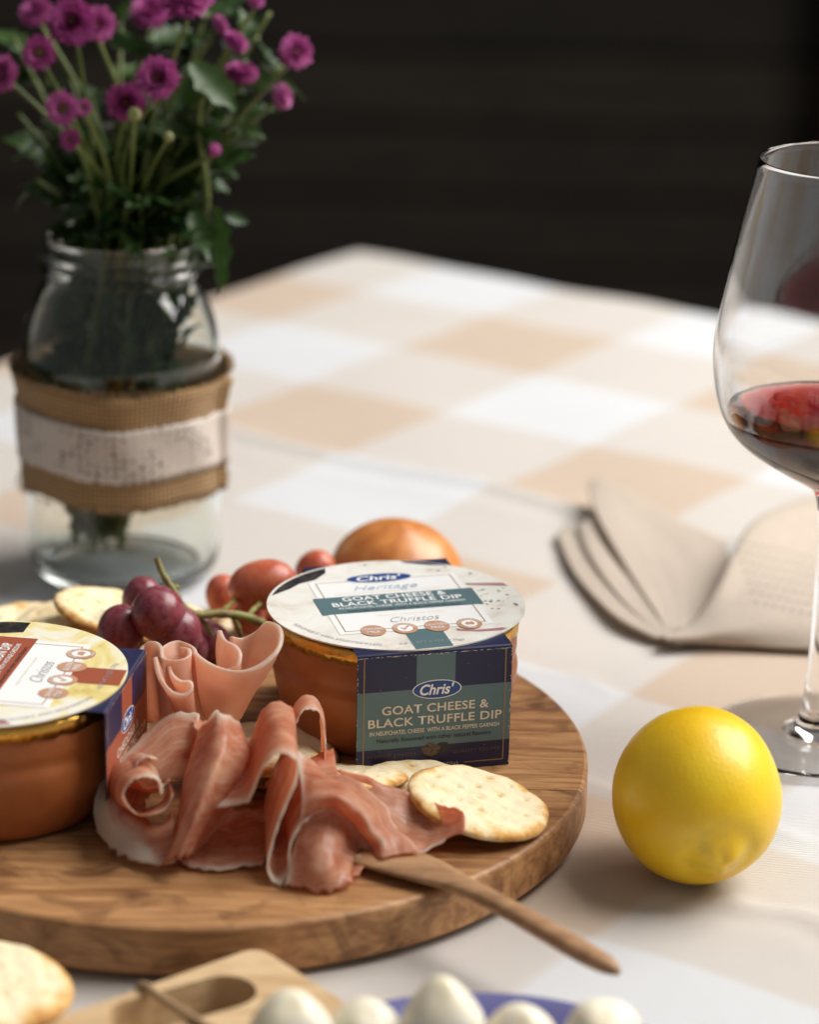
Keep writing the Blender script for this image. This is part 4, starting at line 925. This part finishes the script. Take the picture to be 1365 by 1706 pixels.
hsheet('back_fold', rows_of(lb, [(x * .9 + 22, y * .55 + 530, Y - .004) for x, y, Y in lb], [(x * .8 + 54, y * .12 + 1075, Y - .006) for x, y, Y in lb]), thick=0.0016, fat=edge(0.05))

# ------------------------------------------------------------------ prosciutto, three ruffled slices
def slice_(lab, org): 
    e_ = empty('prosciutto_slice', org); tag(e_, lab, 'prosciutto', 'ruffled prosciutto on the board'); return e_
def psheet(root, name, rows, **k): 
    o_ = root.location; k.setdefault('thick', 0.0005); k.setdefault('wob', 0.0003); k.setdefault('torn', 0.0011)
    return sheet(name, [[p - o_ for p in r] for r in rows], 'prosciutto', root, **k)
s1 = slice_('prosciutto slice cupped against the rust red tub with a broad white fat rim', at(235, 1420, ZB))
cols = [[(332, 1190, .922), (326, 1215, .914), (318, 1250, .908), (312, 1290, .902)], [(292, 1190, .926), (290, 1220, .916), (288, 1255, .905), (285, 1300, .899)], [(240, 1226, .920), (250, 1250, .909), (258, 1275, .901), (262, 1310, .896)],
        [(185, 1280, .906), (205, 1290, .899), (228, 1302, .895), (245, 1325, .893)], [(158, 1330, .893), (183, 1332, .887), (212, 1337, .886), (240, 1345, .889)], [(160, 1378, .885), (188, 1364, .877), (218, 1358, .876), (242, 1362, .884)],
        [(193, 1417, .872), (213, 1394, .872), (236, 1378, .872), (252, 1374, .879)], [(243, 1438, .862), (254, 1410, .867), (265, 1387, .869), (268, 1377, .877)], [(294, 1436, .862), (291, 1402, .866), (288, 1372, .871), (285, 1352, .879)]]
psheet(s1, 'cupped_fold', rows_of(*[[c_[r] for c_ in cols] for r in range(4)]), fat=lambda u, v: max(0, 1 - v / (0.30 if u < 0.45 else 0.30 + 0.62 * math.sin(min(1, (u - 0.45) / 0.5) * math.pi) ** 1.0)) * 1.0 + (0.35 if (v < 0.3 and 0.52 < u < 0.88) else 0), thick=0.0008)
def curl(root, c_, ax, r0, r1, ln, turns, a0, fatw=0.12):
    ax = ax.normalized(); e1 = ax.cross(Vector((0, 0, 1))).normalized(); e2 = e1.cross(ax)
    rows = []
    for s in range(4):
        row = []
        for k in range(11):
            t_ = k / 10; a = a0 + turns * 2 * math.pi * t_; r = (r0 + (r1 - r0) * t_) * (1 + 0.12 * s)
            row.append(c_ - ax * ln * s / 3 + e1 * r * math.cos(a) + e2 * r * math.sin(a) * 0.9)
        rows.append(row)
    psheet(root, 'rolled_fold', rows, fat=lambda u, v: max(0, 1 - v / (fatw + .2)) * 0.55 + min(0.8, max(0, (u - 0.7) * 4)), n=5)
curl(s1, atY(243, 1322, .871), Vector((0.25, -1, 0.28)), 0.0095, 0.0058, 0.026, 1.0, R(190))
curl(s1, atY(252, 1283, .885), Vector((0.3, -1, 0.5)), 0.0075, 0.0050, 0.022, 0.75, R(215), 0.02)

s2 = slice_('middle prosciutto slice with a tall pleat and a white edged loop', at(400, 1420, ZB))
psheet(s2, 'pleat_fold', rows_of([(325, 1228, .915), (343, 1202, .906), (368, 1186, .900), (390, 1198, .905), (405, 1225, .911)], [(305, 1290, .902), (333, 1255, .889), (366, 1240, .882), (400, 1255, .888), (422, 1283, .899)],
       [(296, 1350, .887), (318, 1320, .873), (345, 1308, .868), (374, 1318, .876), (396, 1332, .889)], [(284, 1402, .874), (302, 1377, .863), (322, 1366, .860), (342, 1372, .868), (354, 1387, .879)], [(268, 1438, .862), (284, 1432, .858), (300, 1428, .857), (314, 1426, .862), (324, 1422, .869)]),
       fat=lambda u, v: max(0, 1 - v / 0.10) * 0.7 + max(0, 1 - (1 - u) / 0.14) * 0.8 + 0.3 * math.exp(-((u - .45) / .12) ** 2), wr=(0.0017, 2.6, 0.5))
psheet(s2, 'pleat_fold', rows_of([(318, 1200, .917), (330, 1215, .910), (338, 1240, .905), (333, 1275, .900), (320, 1320, .893)], [(330, 1195, .922), (345, 1215, .917), (352, 1245, .912), (347, 1285, .906), (334, 1330, .899)]), fat=edge(0.18))
E1 = [(346, 1345, .873), (384, 1343, .870), (414, 1331, .868), (430, 1300, .867), (446, 1268, .866), (470, 1255, .866), (494, 1268, .866), (495, 1300, .867), (482, 1335, .866), (466, 1370, .863), (453, 1408, .860), (446, 1448, .8555), (462, 1474, .852), (481, 1458, .8535), (482, 1415, .858), (500, 1375, .862), (530, 1350, .866), (566, 1338, .870)]
psheet(s2, 'ruffle_fold', [[P3(q) + Vector((dx, dy, dz)) for q in E1] for dx, dy, dz in ((0, 0, 0), (-.0005, .012, .0012), (-.002, .028, .001), (-.004, .046, .0))], fat=edge(0.30), n=5, wr=(0.0006, 4.0, 1.0))
E2 = [(425, 1288, .898), (434, 1248, .903), (448, 1212, .908), (463, 1232, .905), (478, 1262, .898)]
psheet(s2, 'ruffle_fold', [[P3(q) + Vector((dx, dy, dz)) for q in E2] for dx, dy, dz in ((0, 0, 0), (.001, .010, .0), (.002, .022, -.001))], fat=edge(0.06))
E3 = [(478, 1290, .900), (484, 1240, .908), (494, 1200, .914), (514, 1181, .917), (536, 1194, .917), (541, 1232, .913), (540, 1285, .904)]
psheet(s2, 'ruffle_fold', [[P3(q) + Vector((dx, dy, dz)) for q in E3] for dx, dy, dz in ((0, 0, 0), (-.0005, .008, -.0005), (-.002, .020, -.003))], fat=lambda u, v: max(0, 1 - v / 0.1) * .7 + (0.5 * math.exp(-((u - .55) / .2) ** 2)))
J0 = [(290, 1430, .8605), (325, 1443, .857), (362, 1450, .854), (400, 1446, .855), (440, 1438, .857)]
psheet(s2, 'flat_fold', [[at(x, y, ZB + .0012 + dz) + Vector((dx, dy, 0)) for (x, y, _) in J0] for dx, dy, dz in ((0, 0, .0006), (.001, .012, .0022), (.002, .028, .0012), (.003, .05, .0012))], fat=edge(0.20))
s3 = slice_('prosciutto slice draped in a soft fold with its tail over the crackers', at(560, 1460, ZB))
psheet(s3, 'draped_fold', rows_of([(488, 1250, .908), (540, 1278, .906), (592, 1302, .900), (640, 1340, .890), (664, 1386, .879), (702, 1420, .869)],
       [(498, 1300, .886), (540, 1296, .884), (588, 1315, .882), (624, 1350, .880), (648, 1392, .875), (668, 1424, .867)],
       [(502, 1345, .868), (540, 1328, .864), (580, 1340, .864), (610, 1368, .868), (628, 1400, .870), (640, 1432, .864)],
       [(498, 1380, .866), (535, 1356, .868), (570, 1362, .871), (594, 1384, .876), (608, 1410, .876), (618, 1436, .866)],
       [(490, 1415, .861), (522, 1400, .859), (556, 1402, .860), (580, 1416, .868), (594, 1432, .868), (604, 1444, .862)],
       [(484, 1448, .855), (514, 1444, .851), (548, 1444, .851), (574, 1448, .857), (588, 1450, .861), (598, 1452, .859)],
       [(476, 1474, .8500), (512, 1484, .8475), (550, 1484, .8475), (580, 1472, .8505), (590, 1462, .855), (598, 1456, .858)]),
       fat=lambda u, v: max(0, 1 - v / 0.10) * 0.6 + max(0, 1 - abs(v - 0.30) / 0.09) * 0.55 + max(0, 1 - u / 0.09), wr=(0.0007, 2.3, 1.1))
psheet(s3, 'tail_fold', rows_of([(560, 1284, .908), (618, 1296, .906), (664, 1316, .904), (710, 1330, .900), (750, 1344, .888), (772, 1352, .884)], [(585, 1315, .902), (640, 1345, .895), (680, 1372, .891), (716, 1376, .889), (750, 1371, .883), (774, 1368, .880)],
       [(622, 1338, .889), (654, 1386, .880), (686, 1420, .871), (720, 1413, .874), (750, 1394, .877), (775, 1386, .877)]), fat=lambda u, v: max(0, 1 - (1 - v) / 0.14) * 0.9 if u < 0.8 else 0, wr=(0.0010, 2.2, 0.6), torn=0.0004)
psheet(s3, 'inner_fold', rows_of([(590, 1335, .885), (612, 1350, .884), (635, 1375, .882), (655, 1405, .878)], [(575, 1365, .872), (598, 1380, .874), (612, 1400, .875), (622, 1425, .872)], [(560, 1400, .876), (580, 1412, .876), (596, 1428, .874), (606, 1442, .870)]))

# ------------------------------------------------------------------ wooden fork
def fork():
    pts = [(1030, 1620, 0.0240), (1012, 1608, .0240), (975, 1588, .0238), (930, 1562, .0236), (880, 1533, .0234), (830, 1505, .0232), (785, 1482, .0230), (750, 1466, .0229), (715, 1452, .0228), (680, 1440, .0227), (640, 1428, .0227), (605, 1418, .0228)]
    C_ = spline([at(*p) for p in pts], 4)
    hw = [0.0012, .0036, .0044, .0044, .0042, .0042, .0048, .0064, .0088, .0102, .0104, .0098]; ht = [.0012, .0026, .0030, .0030, .0029, .0027, .0024, .0021, .0019, .0017, .0016, .0015]
    Wd = spline([Vector((a, b)) for a, b in zip(hw, ht)], 4)
    org = C_[len(C_) // 2].copy(); root = empty('wooden_fork', org); tag(root, 'wooden serving fork with its handle sticking out past the board', 'fork')
    vs, fs = [], []; seg = 16
    for k, p in enumerate(C_):
        d = (C_[min(len(C_) - 1, k + 1)] - C_[max(0, k - 1)]).normalized(); sd = d.cross(Vector((0, 0, 1))).normalized(); u = sd.cross(d)
        for s in range(seg):
            a = 2 * math.pi * s / seg; cx_, sy_ = math.cos(a), math.sin(a)
            vs.append(p - org + sd * Wd[k].x * math.copysign(abs(cx_) ** .8, cx_) + u * Wd[k].y * math.copysign(abs(sy_) ** .8, sy_))
    n = len(C_)
    for k in range(n - 1):
        for s in range(seg):
            s2_ = (s + 1) % seg; fs.append((k * seg + s, (k + 1) * seg + s, (k + 1) * seg + s2_, k * seg + s2_))
    fs += [tuple(range(seg)), tuple(reversed(range((n - 1) * seg, n * seg)))]
    h = obj('handle', vs, fs, 'fork_wood', root)
    d = (C_[-1] - C_[-5]).normalized(); sd = d.cross(Vector((0, 0, 1))).normalized()
    for t_ in (-1, 0, 1):
        a = C_[-1] - org - d * 0.003 + sd * 0.0064 * t_; pp = [a + d * 0.006 * q_ for q_ in range(6)]
        v, f = tube(pp, [.0018, .0018, .0017, .0016, .0014, .0008], 8); obj('tine', v, f, 'fork_wood', root)
fork()

# ------------------------------------------------------------------ napkin
nk = empty('napkin', at(1120, 1062, 0)); no = nk.location.copy(); tag(nk, 'loosely rolled beige linen napkin beside the wine glass stem', 'napkin')
def N3(q):
    x, y, Y = q
    if Y is None: return at(x, y, 0.0015) - no
    p = atY(x, y, Y)
    if p.z < 0.0015: p = at(x, y, 0.0015)
    return p - no
def nsheet(name, *rows, uvs=(1, 1), thick=0.0016): 
    o_ = sheet(name, [[N3(q) for q in r] for r in rows], 'napkin', nk, n=8, thick=thick, wob=0.00008, uvscale=uvs); return o_
DG = [(1108, 1062, 1.146), (1157, 1036, 1.158), (1203, 968, 1.185), (1234, 905, 1.222), (1268, 868, 1.255), (1345, 836, 1.300), (1440, 808, 1.34), (1530, 790, 1.38)]
BT = [(1108, 1066, None), (1165, 1070, None), (1220, 1074, None), (1275, 1078, None), (1330, 1081, None), (1390, 1084, None), (1470, 1088, None), (1560, 1092, None)]
m1 = [(a[0] * .62 + b[0] * .38 - 2, a[1] * .62 + b[1] * .38, (a[2] * .7 + 1.150 * .3) - .012) for a, b in zip(DG, BT)]
m2_ = [(a[0] * .25 + b[0] * .75, a[1] * .25 + b[1] * .75, (a[2] * .15 + 1.148 * .85) - .016) for a, b in zip(DG, BT)]
bk_ = [(a[0] + 6 + 2 * k, a[1] - 2 + 1.5 * k, a[2] + .022 + .004 * k) for k, a in enumerate(DG)]
bk2 = [(a[0] + 18 + 4 * k, a[1] + 12 + 7 * k, a[2] + .040 + .008 * k) for k, a in enumerate(DG)]
front = nsheet('rolled_front', bk2, bk_, DG, m1, m2_, BT, uvs=(2.2, 1.6))
nsheet('middle_layer', [(980, 806, 1.335), (1000, 800, 1.338), (1040, 815, 1.330), (1090, 842, 1.318), (1150, 876, 1.300), (1215, 905, 1.275)], [(996, 862, 1.285), (1030, 862, 1.290), (1070, 880, 1.285), (1115, 905, 1.272), (1165, 930, 1.255), (1215, 945, 1.24)],
       [(1046, 950, 1.225), (1075, 945, 1.232), (1105, 955, 1.23), (1140, 970, 1.222), (1175, 980, 1.212), (1208, 985, 1.205)], [(1092, 1020, 1.172), (1112, 1018, 1.176), (1132, 1020, 1.178), (1152, 1022, 1.178), (1172, 1022, 1.178), (1195, 1020, 1.178)], [(1112, 1052, 1.152), (1122, 1050, 1.155), (1134, 1048, 1.157), (1146, 1046, 1.16), (1160, 1044, 1.162), (1178, 1040, 1.165)], uvs=(1.2, 1.6))
nsheet('under_layer', [(962, 880, 1.285), (978, 868, 1.29), (1000, 880, 1.288), (1030, 905, 1.28)], [(985, 930, 1.240), (1002, 925, 1.245), (1025, 935, 1.243), (1050, 955, 1.238)], [(1036, 1000, 1.186), (1052, 998, 1.19), (1070, 1004, 1.19), (1088, 1015, 1.188)], [(1098, 1056, 1.148), (1106, 1055, 1.151), (1116, 1054, 1.153), (1128, 1053, 1.155)], uvs=(.6, 1.6))
nsheet('under_layer', [(928, 892, 1.292), (945, 880, 1.298), (968, 885, 1.296), (1000, 905, 1.288)], [(960, 958, 1.222), (975, 950, 1.23), (1000, 955, 1.23), (1030, 975, 1.225)], [(1024, 1026, 1.166), (1038, 1020, 1.172), (1056, 1022, 1.174), (1075, 1030, 1.172)], [(1092, 1063, None), (1104, 1062, None), (1116, 1060, 1.149), (1128, 1058, 1.15)], uvs=(.6, 1.6))
# drawn-thread holes in rows across the rolled front
bpy.context.view_layer.update(); dg = bpy.context.evaluated_depsgraph_get(); fe = front.evaluated_get(dg)
vs, fs = [], []
for row in range(7):
    for k in range(15):
        px_ = 1225 + k * 15 + row * 6; py_ = 902 + row * 17 + k * 3.2
        if px_ > 1470: continue
        d = ray(px_, py_); ok_, hit, nrm, _ = fe.ray_cast(CAM - no, d)
        if not ok_: continue
        if nrm.dot(d) > 0: nrm = -nrm
        e1 = nrm.cross(Vector((0, 0, 1))).normalized(); e2 = e1.cross(nrm); b = len(vs); c_ = hit + nrm * 0.0004
        vs += [c_ + e1 * 0.0016 * math.cos(a) + e2 * 0.0008 * math.sin(a) for a in [2 * math.pi * q / 8 for q in range(8)]]; fs.append(tuple(range(b, b + 8)))
if vs: 
    hl = obj('stitched_holes', vs, fs, 'napkin_hole', front, False); hl['kind'] = 'stuff'

# ------------------------------------------------------------------ foreground: pale paddle board with twine, cracker, cheese balls in a blue dish
ZP = 0.016
A_, B_, D_ = at(430, 1576, ZP), at(549, 1662, ZP), at(110, 1690, ZP)
ux = (D_ - A_).normalized(); uy = (B_ - A_).normalized()
uy = (uy - ux * uy.dot(ux)).normalized(); wid = 0.052
org = A_.copy(); org.z = 0.0
pad = empty('paddle_board', org); tag(pad, 'pale wooden paddle board with a long slot in its handle', 'paddle board')
def loop_rect(L, W, r, n=6):
    pts = []
    for (cx_, cy_, a0) in ((r, r, 180), (L - r, r, 270), (L - r, W - r, 0), (r, W - r, 90)):
        for k in range(n + 1): a = R(a0 + 90 * k / n); pts.append((cx_ + r * math.cos(a), cy_ + r * math.sin(a)))
    return pts
def loc_px(x, y): d = at(x, y, ZP) - A_; return d.dot(ux), d.dot(uy)
sa, sb = loc_px(372, 1652), loc_px(232, 1692); sv = Vector((sb[0] - sa[0], sb[1] - sa[1])); sl = sv.length; sd_ = sv / sl; sn = Vector((-sd_.y, sd_.x)); sr = 0.0108
slot = []
for k in range(13): a = R(90 + 180 * k / 12); slot.append((sa[0] + (sd_.x * math.cos(a) + sn.x * math.sin(a)) * sr, sa[1] + (sd_.y * math.cos(a) + sn.y * math.sin(a)) * sr))
for k in range(13): a = R(-90 + 180 * k / 12); slot.append((sb[0] + (sd_.x * math.cos(a) + sn.x * math.sin(a)) * sr, sb[1] + (sd_.y * math.cos(a) + sn.y * math.sin(a)) * sr))
outl = loop_rect(0.20, wid, 0.007)
pts2 = [Vector(p) for p in outl] + [Vector(p) for p in slot]; n1, n2 = len(outl), len(slot)
ed = [(k, (k + 1) % n1) for k in range(n1)] + [(n1 + k, n1 + (k + 1) % n2) for k in range(n2)]
res = delaunay_2d_cdt(pts2, ed, [], 0, 1e-7); tv, tf = res[0], res[2]
def inside(x, y, poly):
    c_ = False; j_ = len(poly) - 1
    for i_ in range(len(poly)):
        if (poly[i_][1] > y) != (poly[j_][1] > y) and x < (poly[j_][0] - poly[i_][0]) * (y - poly[i_][1]) / (poly[j_][1] - poly[i_][1]) + poly[i_][0]: c_ = not c_
        j_ = i_
    return c_
keep = []
for f in tf:
    cx_ = sum(tv[k].x for k in f) / len(f); cy_ = sum(tv[k].y for k in f) / len(f)
    if inside(cx_, cy_, outl) and not inside(cx_, cy_, slot): keep.append(tuple(f))
def W3(x, y, z): p = A_ + ux * x + uy * y; return Vector((p.x - org.x, p.y - org.y, z))
bm = bmesh.new(); tv_ = [bm.verts.new(W3(v.x, v.y, ZP)) for v in tv]
for f in keep: bm.faces.new([tv_[k] for k in f])
r_ = bmesh.ops.extrude_face_region(bm, geom=bm.faces[:]); 
for g in r_['geom']:
    if isinstance(g, bmesh.types.BMVert): g.co.z = 0.0005
bmesh.ops.recalc_face_normals(bm, faces=bm.faces)
me = bpy.data.meshes.new('paddle'); bm.to_mesh(me); bm.free(); me.materials.append(M['pale_wood'])
o = bpy.data.objects.new('paddle', me); col.objects.link(o); o.parent = pad
md = o.modifiers.new('bevel', 'BEVEL'); md.width = 0.0016; md.segments = 3; md.limit_method = 'ANGLE'
te = loc_px(222, 1640)[0]
tw = [W3(te + .001, -0.0022, 0.0016), W3(te, -0.0018, 0.006), W3(te - .001, -0.0020, ZP - 0.001), W3(te - .001, 0.003, ZP + 0.0018), W3(te - .0005, 0.010, ZP + 0.0018), W3(te - .001, 0.022, ZP + .0016), W3(te - .002, 0.036, ZP + .0016), W3(te - .003, 0.049, ZP + .0018), W3(te - .003, 0.0535, ZP - .001), W3(te - .003, 0.054, 0.003)]
v, f = tube(spline(tw, 6), 0.0013, 8); tw_o = obj('twine', [Vector(p) + org for p in v], f, 'twine'); tag(tw_o, 'brown twine wound over the slot of the paddle board', 'twine')
cracker(-26, 1643, ZP + 0.0050, 6, 3, 60, 'blurred cracker lying on the pale paddle board', 1.06, 1)

dc = at(785, 1660, 0.016) + Vector((0.004, -0.078, 0)); dish = empty('dish', (dc.x, dc.y, 0)); tag(dish, 'shallow blue glazed dish holding the white cheese balls', 'dish')
v, f = lathe(smooth_prof([(0, .0012), (.040, .0012), (.043, .0002), (.048, .0004), (.058, .005), (.072, .0135), (.0775, .0165), (.0770, .0178), (.071, .0155), (.058, .0085), (.047, .0042), (0, .0040)], 4), 72); obj('dish_body', v, f, 'dish', dish)
for (x, y, z, r, pt) in ((485, 1720, .0285, 66, 0.05), (607, 1728, .0255, 62, 0.0), (738, 1708, .0300, 66, 0.24), (868, 1736, .0250, 62, 0.05), (1005, 1732, .0285, 68, 0.02)):
    p = at(x, y, z); rr_ = r * (p - CAM).length / FPX
    ph_ = random.uniform(0, 6)
    vs, fs = lathe([(math.sin(math.pi * k / 24) * (1 - pt * 1.3 * max(0, (k - 13) / 11) ** 1.2), -math.cos(math.pi * k / 24) * (1 + (pt if k > 12 else 0))) for k in range(25)], 36)
    o = obj('cheese_ball', [(q[0] * rr_ * (1 + .05 * math.sin(2.3 * q[2] + ph_)), q[1] * rr_ * (1 + .06 * math.sin(3 * q[0] + 2 * ph_)), q[2] * rr_ * (1 + .05 * math.sin(3.1 * q[0] + 2 * q[1] + ph_)) - rr_ * .10 * math.exp(-((q[0] - .3 * math.cos(ph_)) ** 2 + (q[1] + .5) ** 2) / .08) * (q[2] > 0)) for q in vs], fs, 'cheese'); o.location = p; o.rotation_euler = (random.uniform(-.2, .2), random.uniform(-.2, .2), 0)
    tag(o, 'creamy cheese ball drawn up to a point in the blue dish' if pt > 0.2 else 'smooth round creamy cheese ball in the blue dish', 'cheese', 'cheese balls in the blue dish')
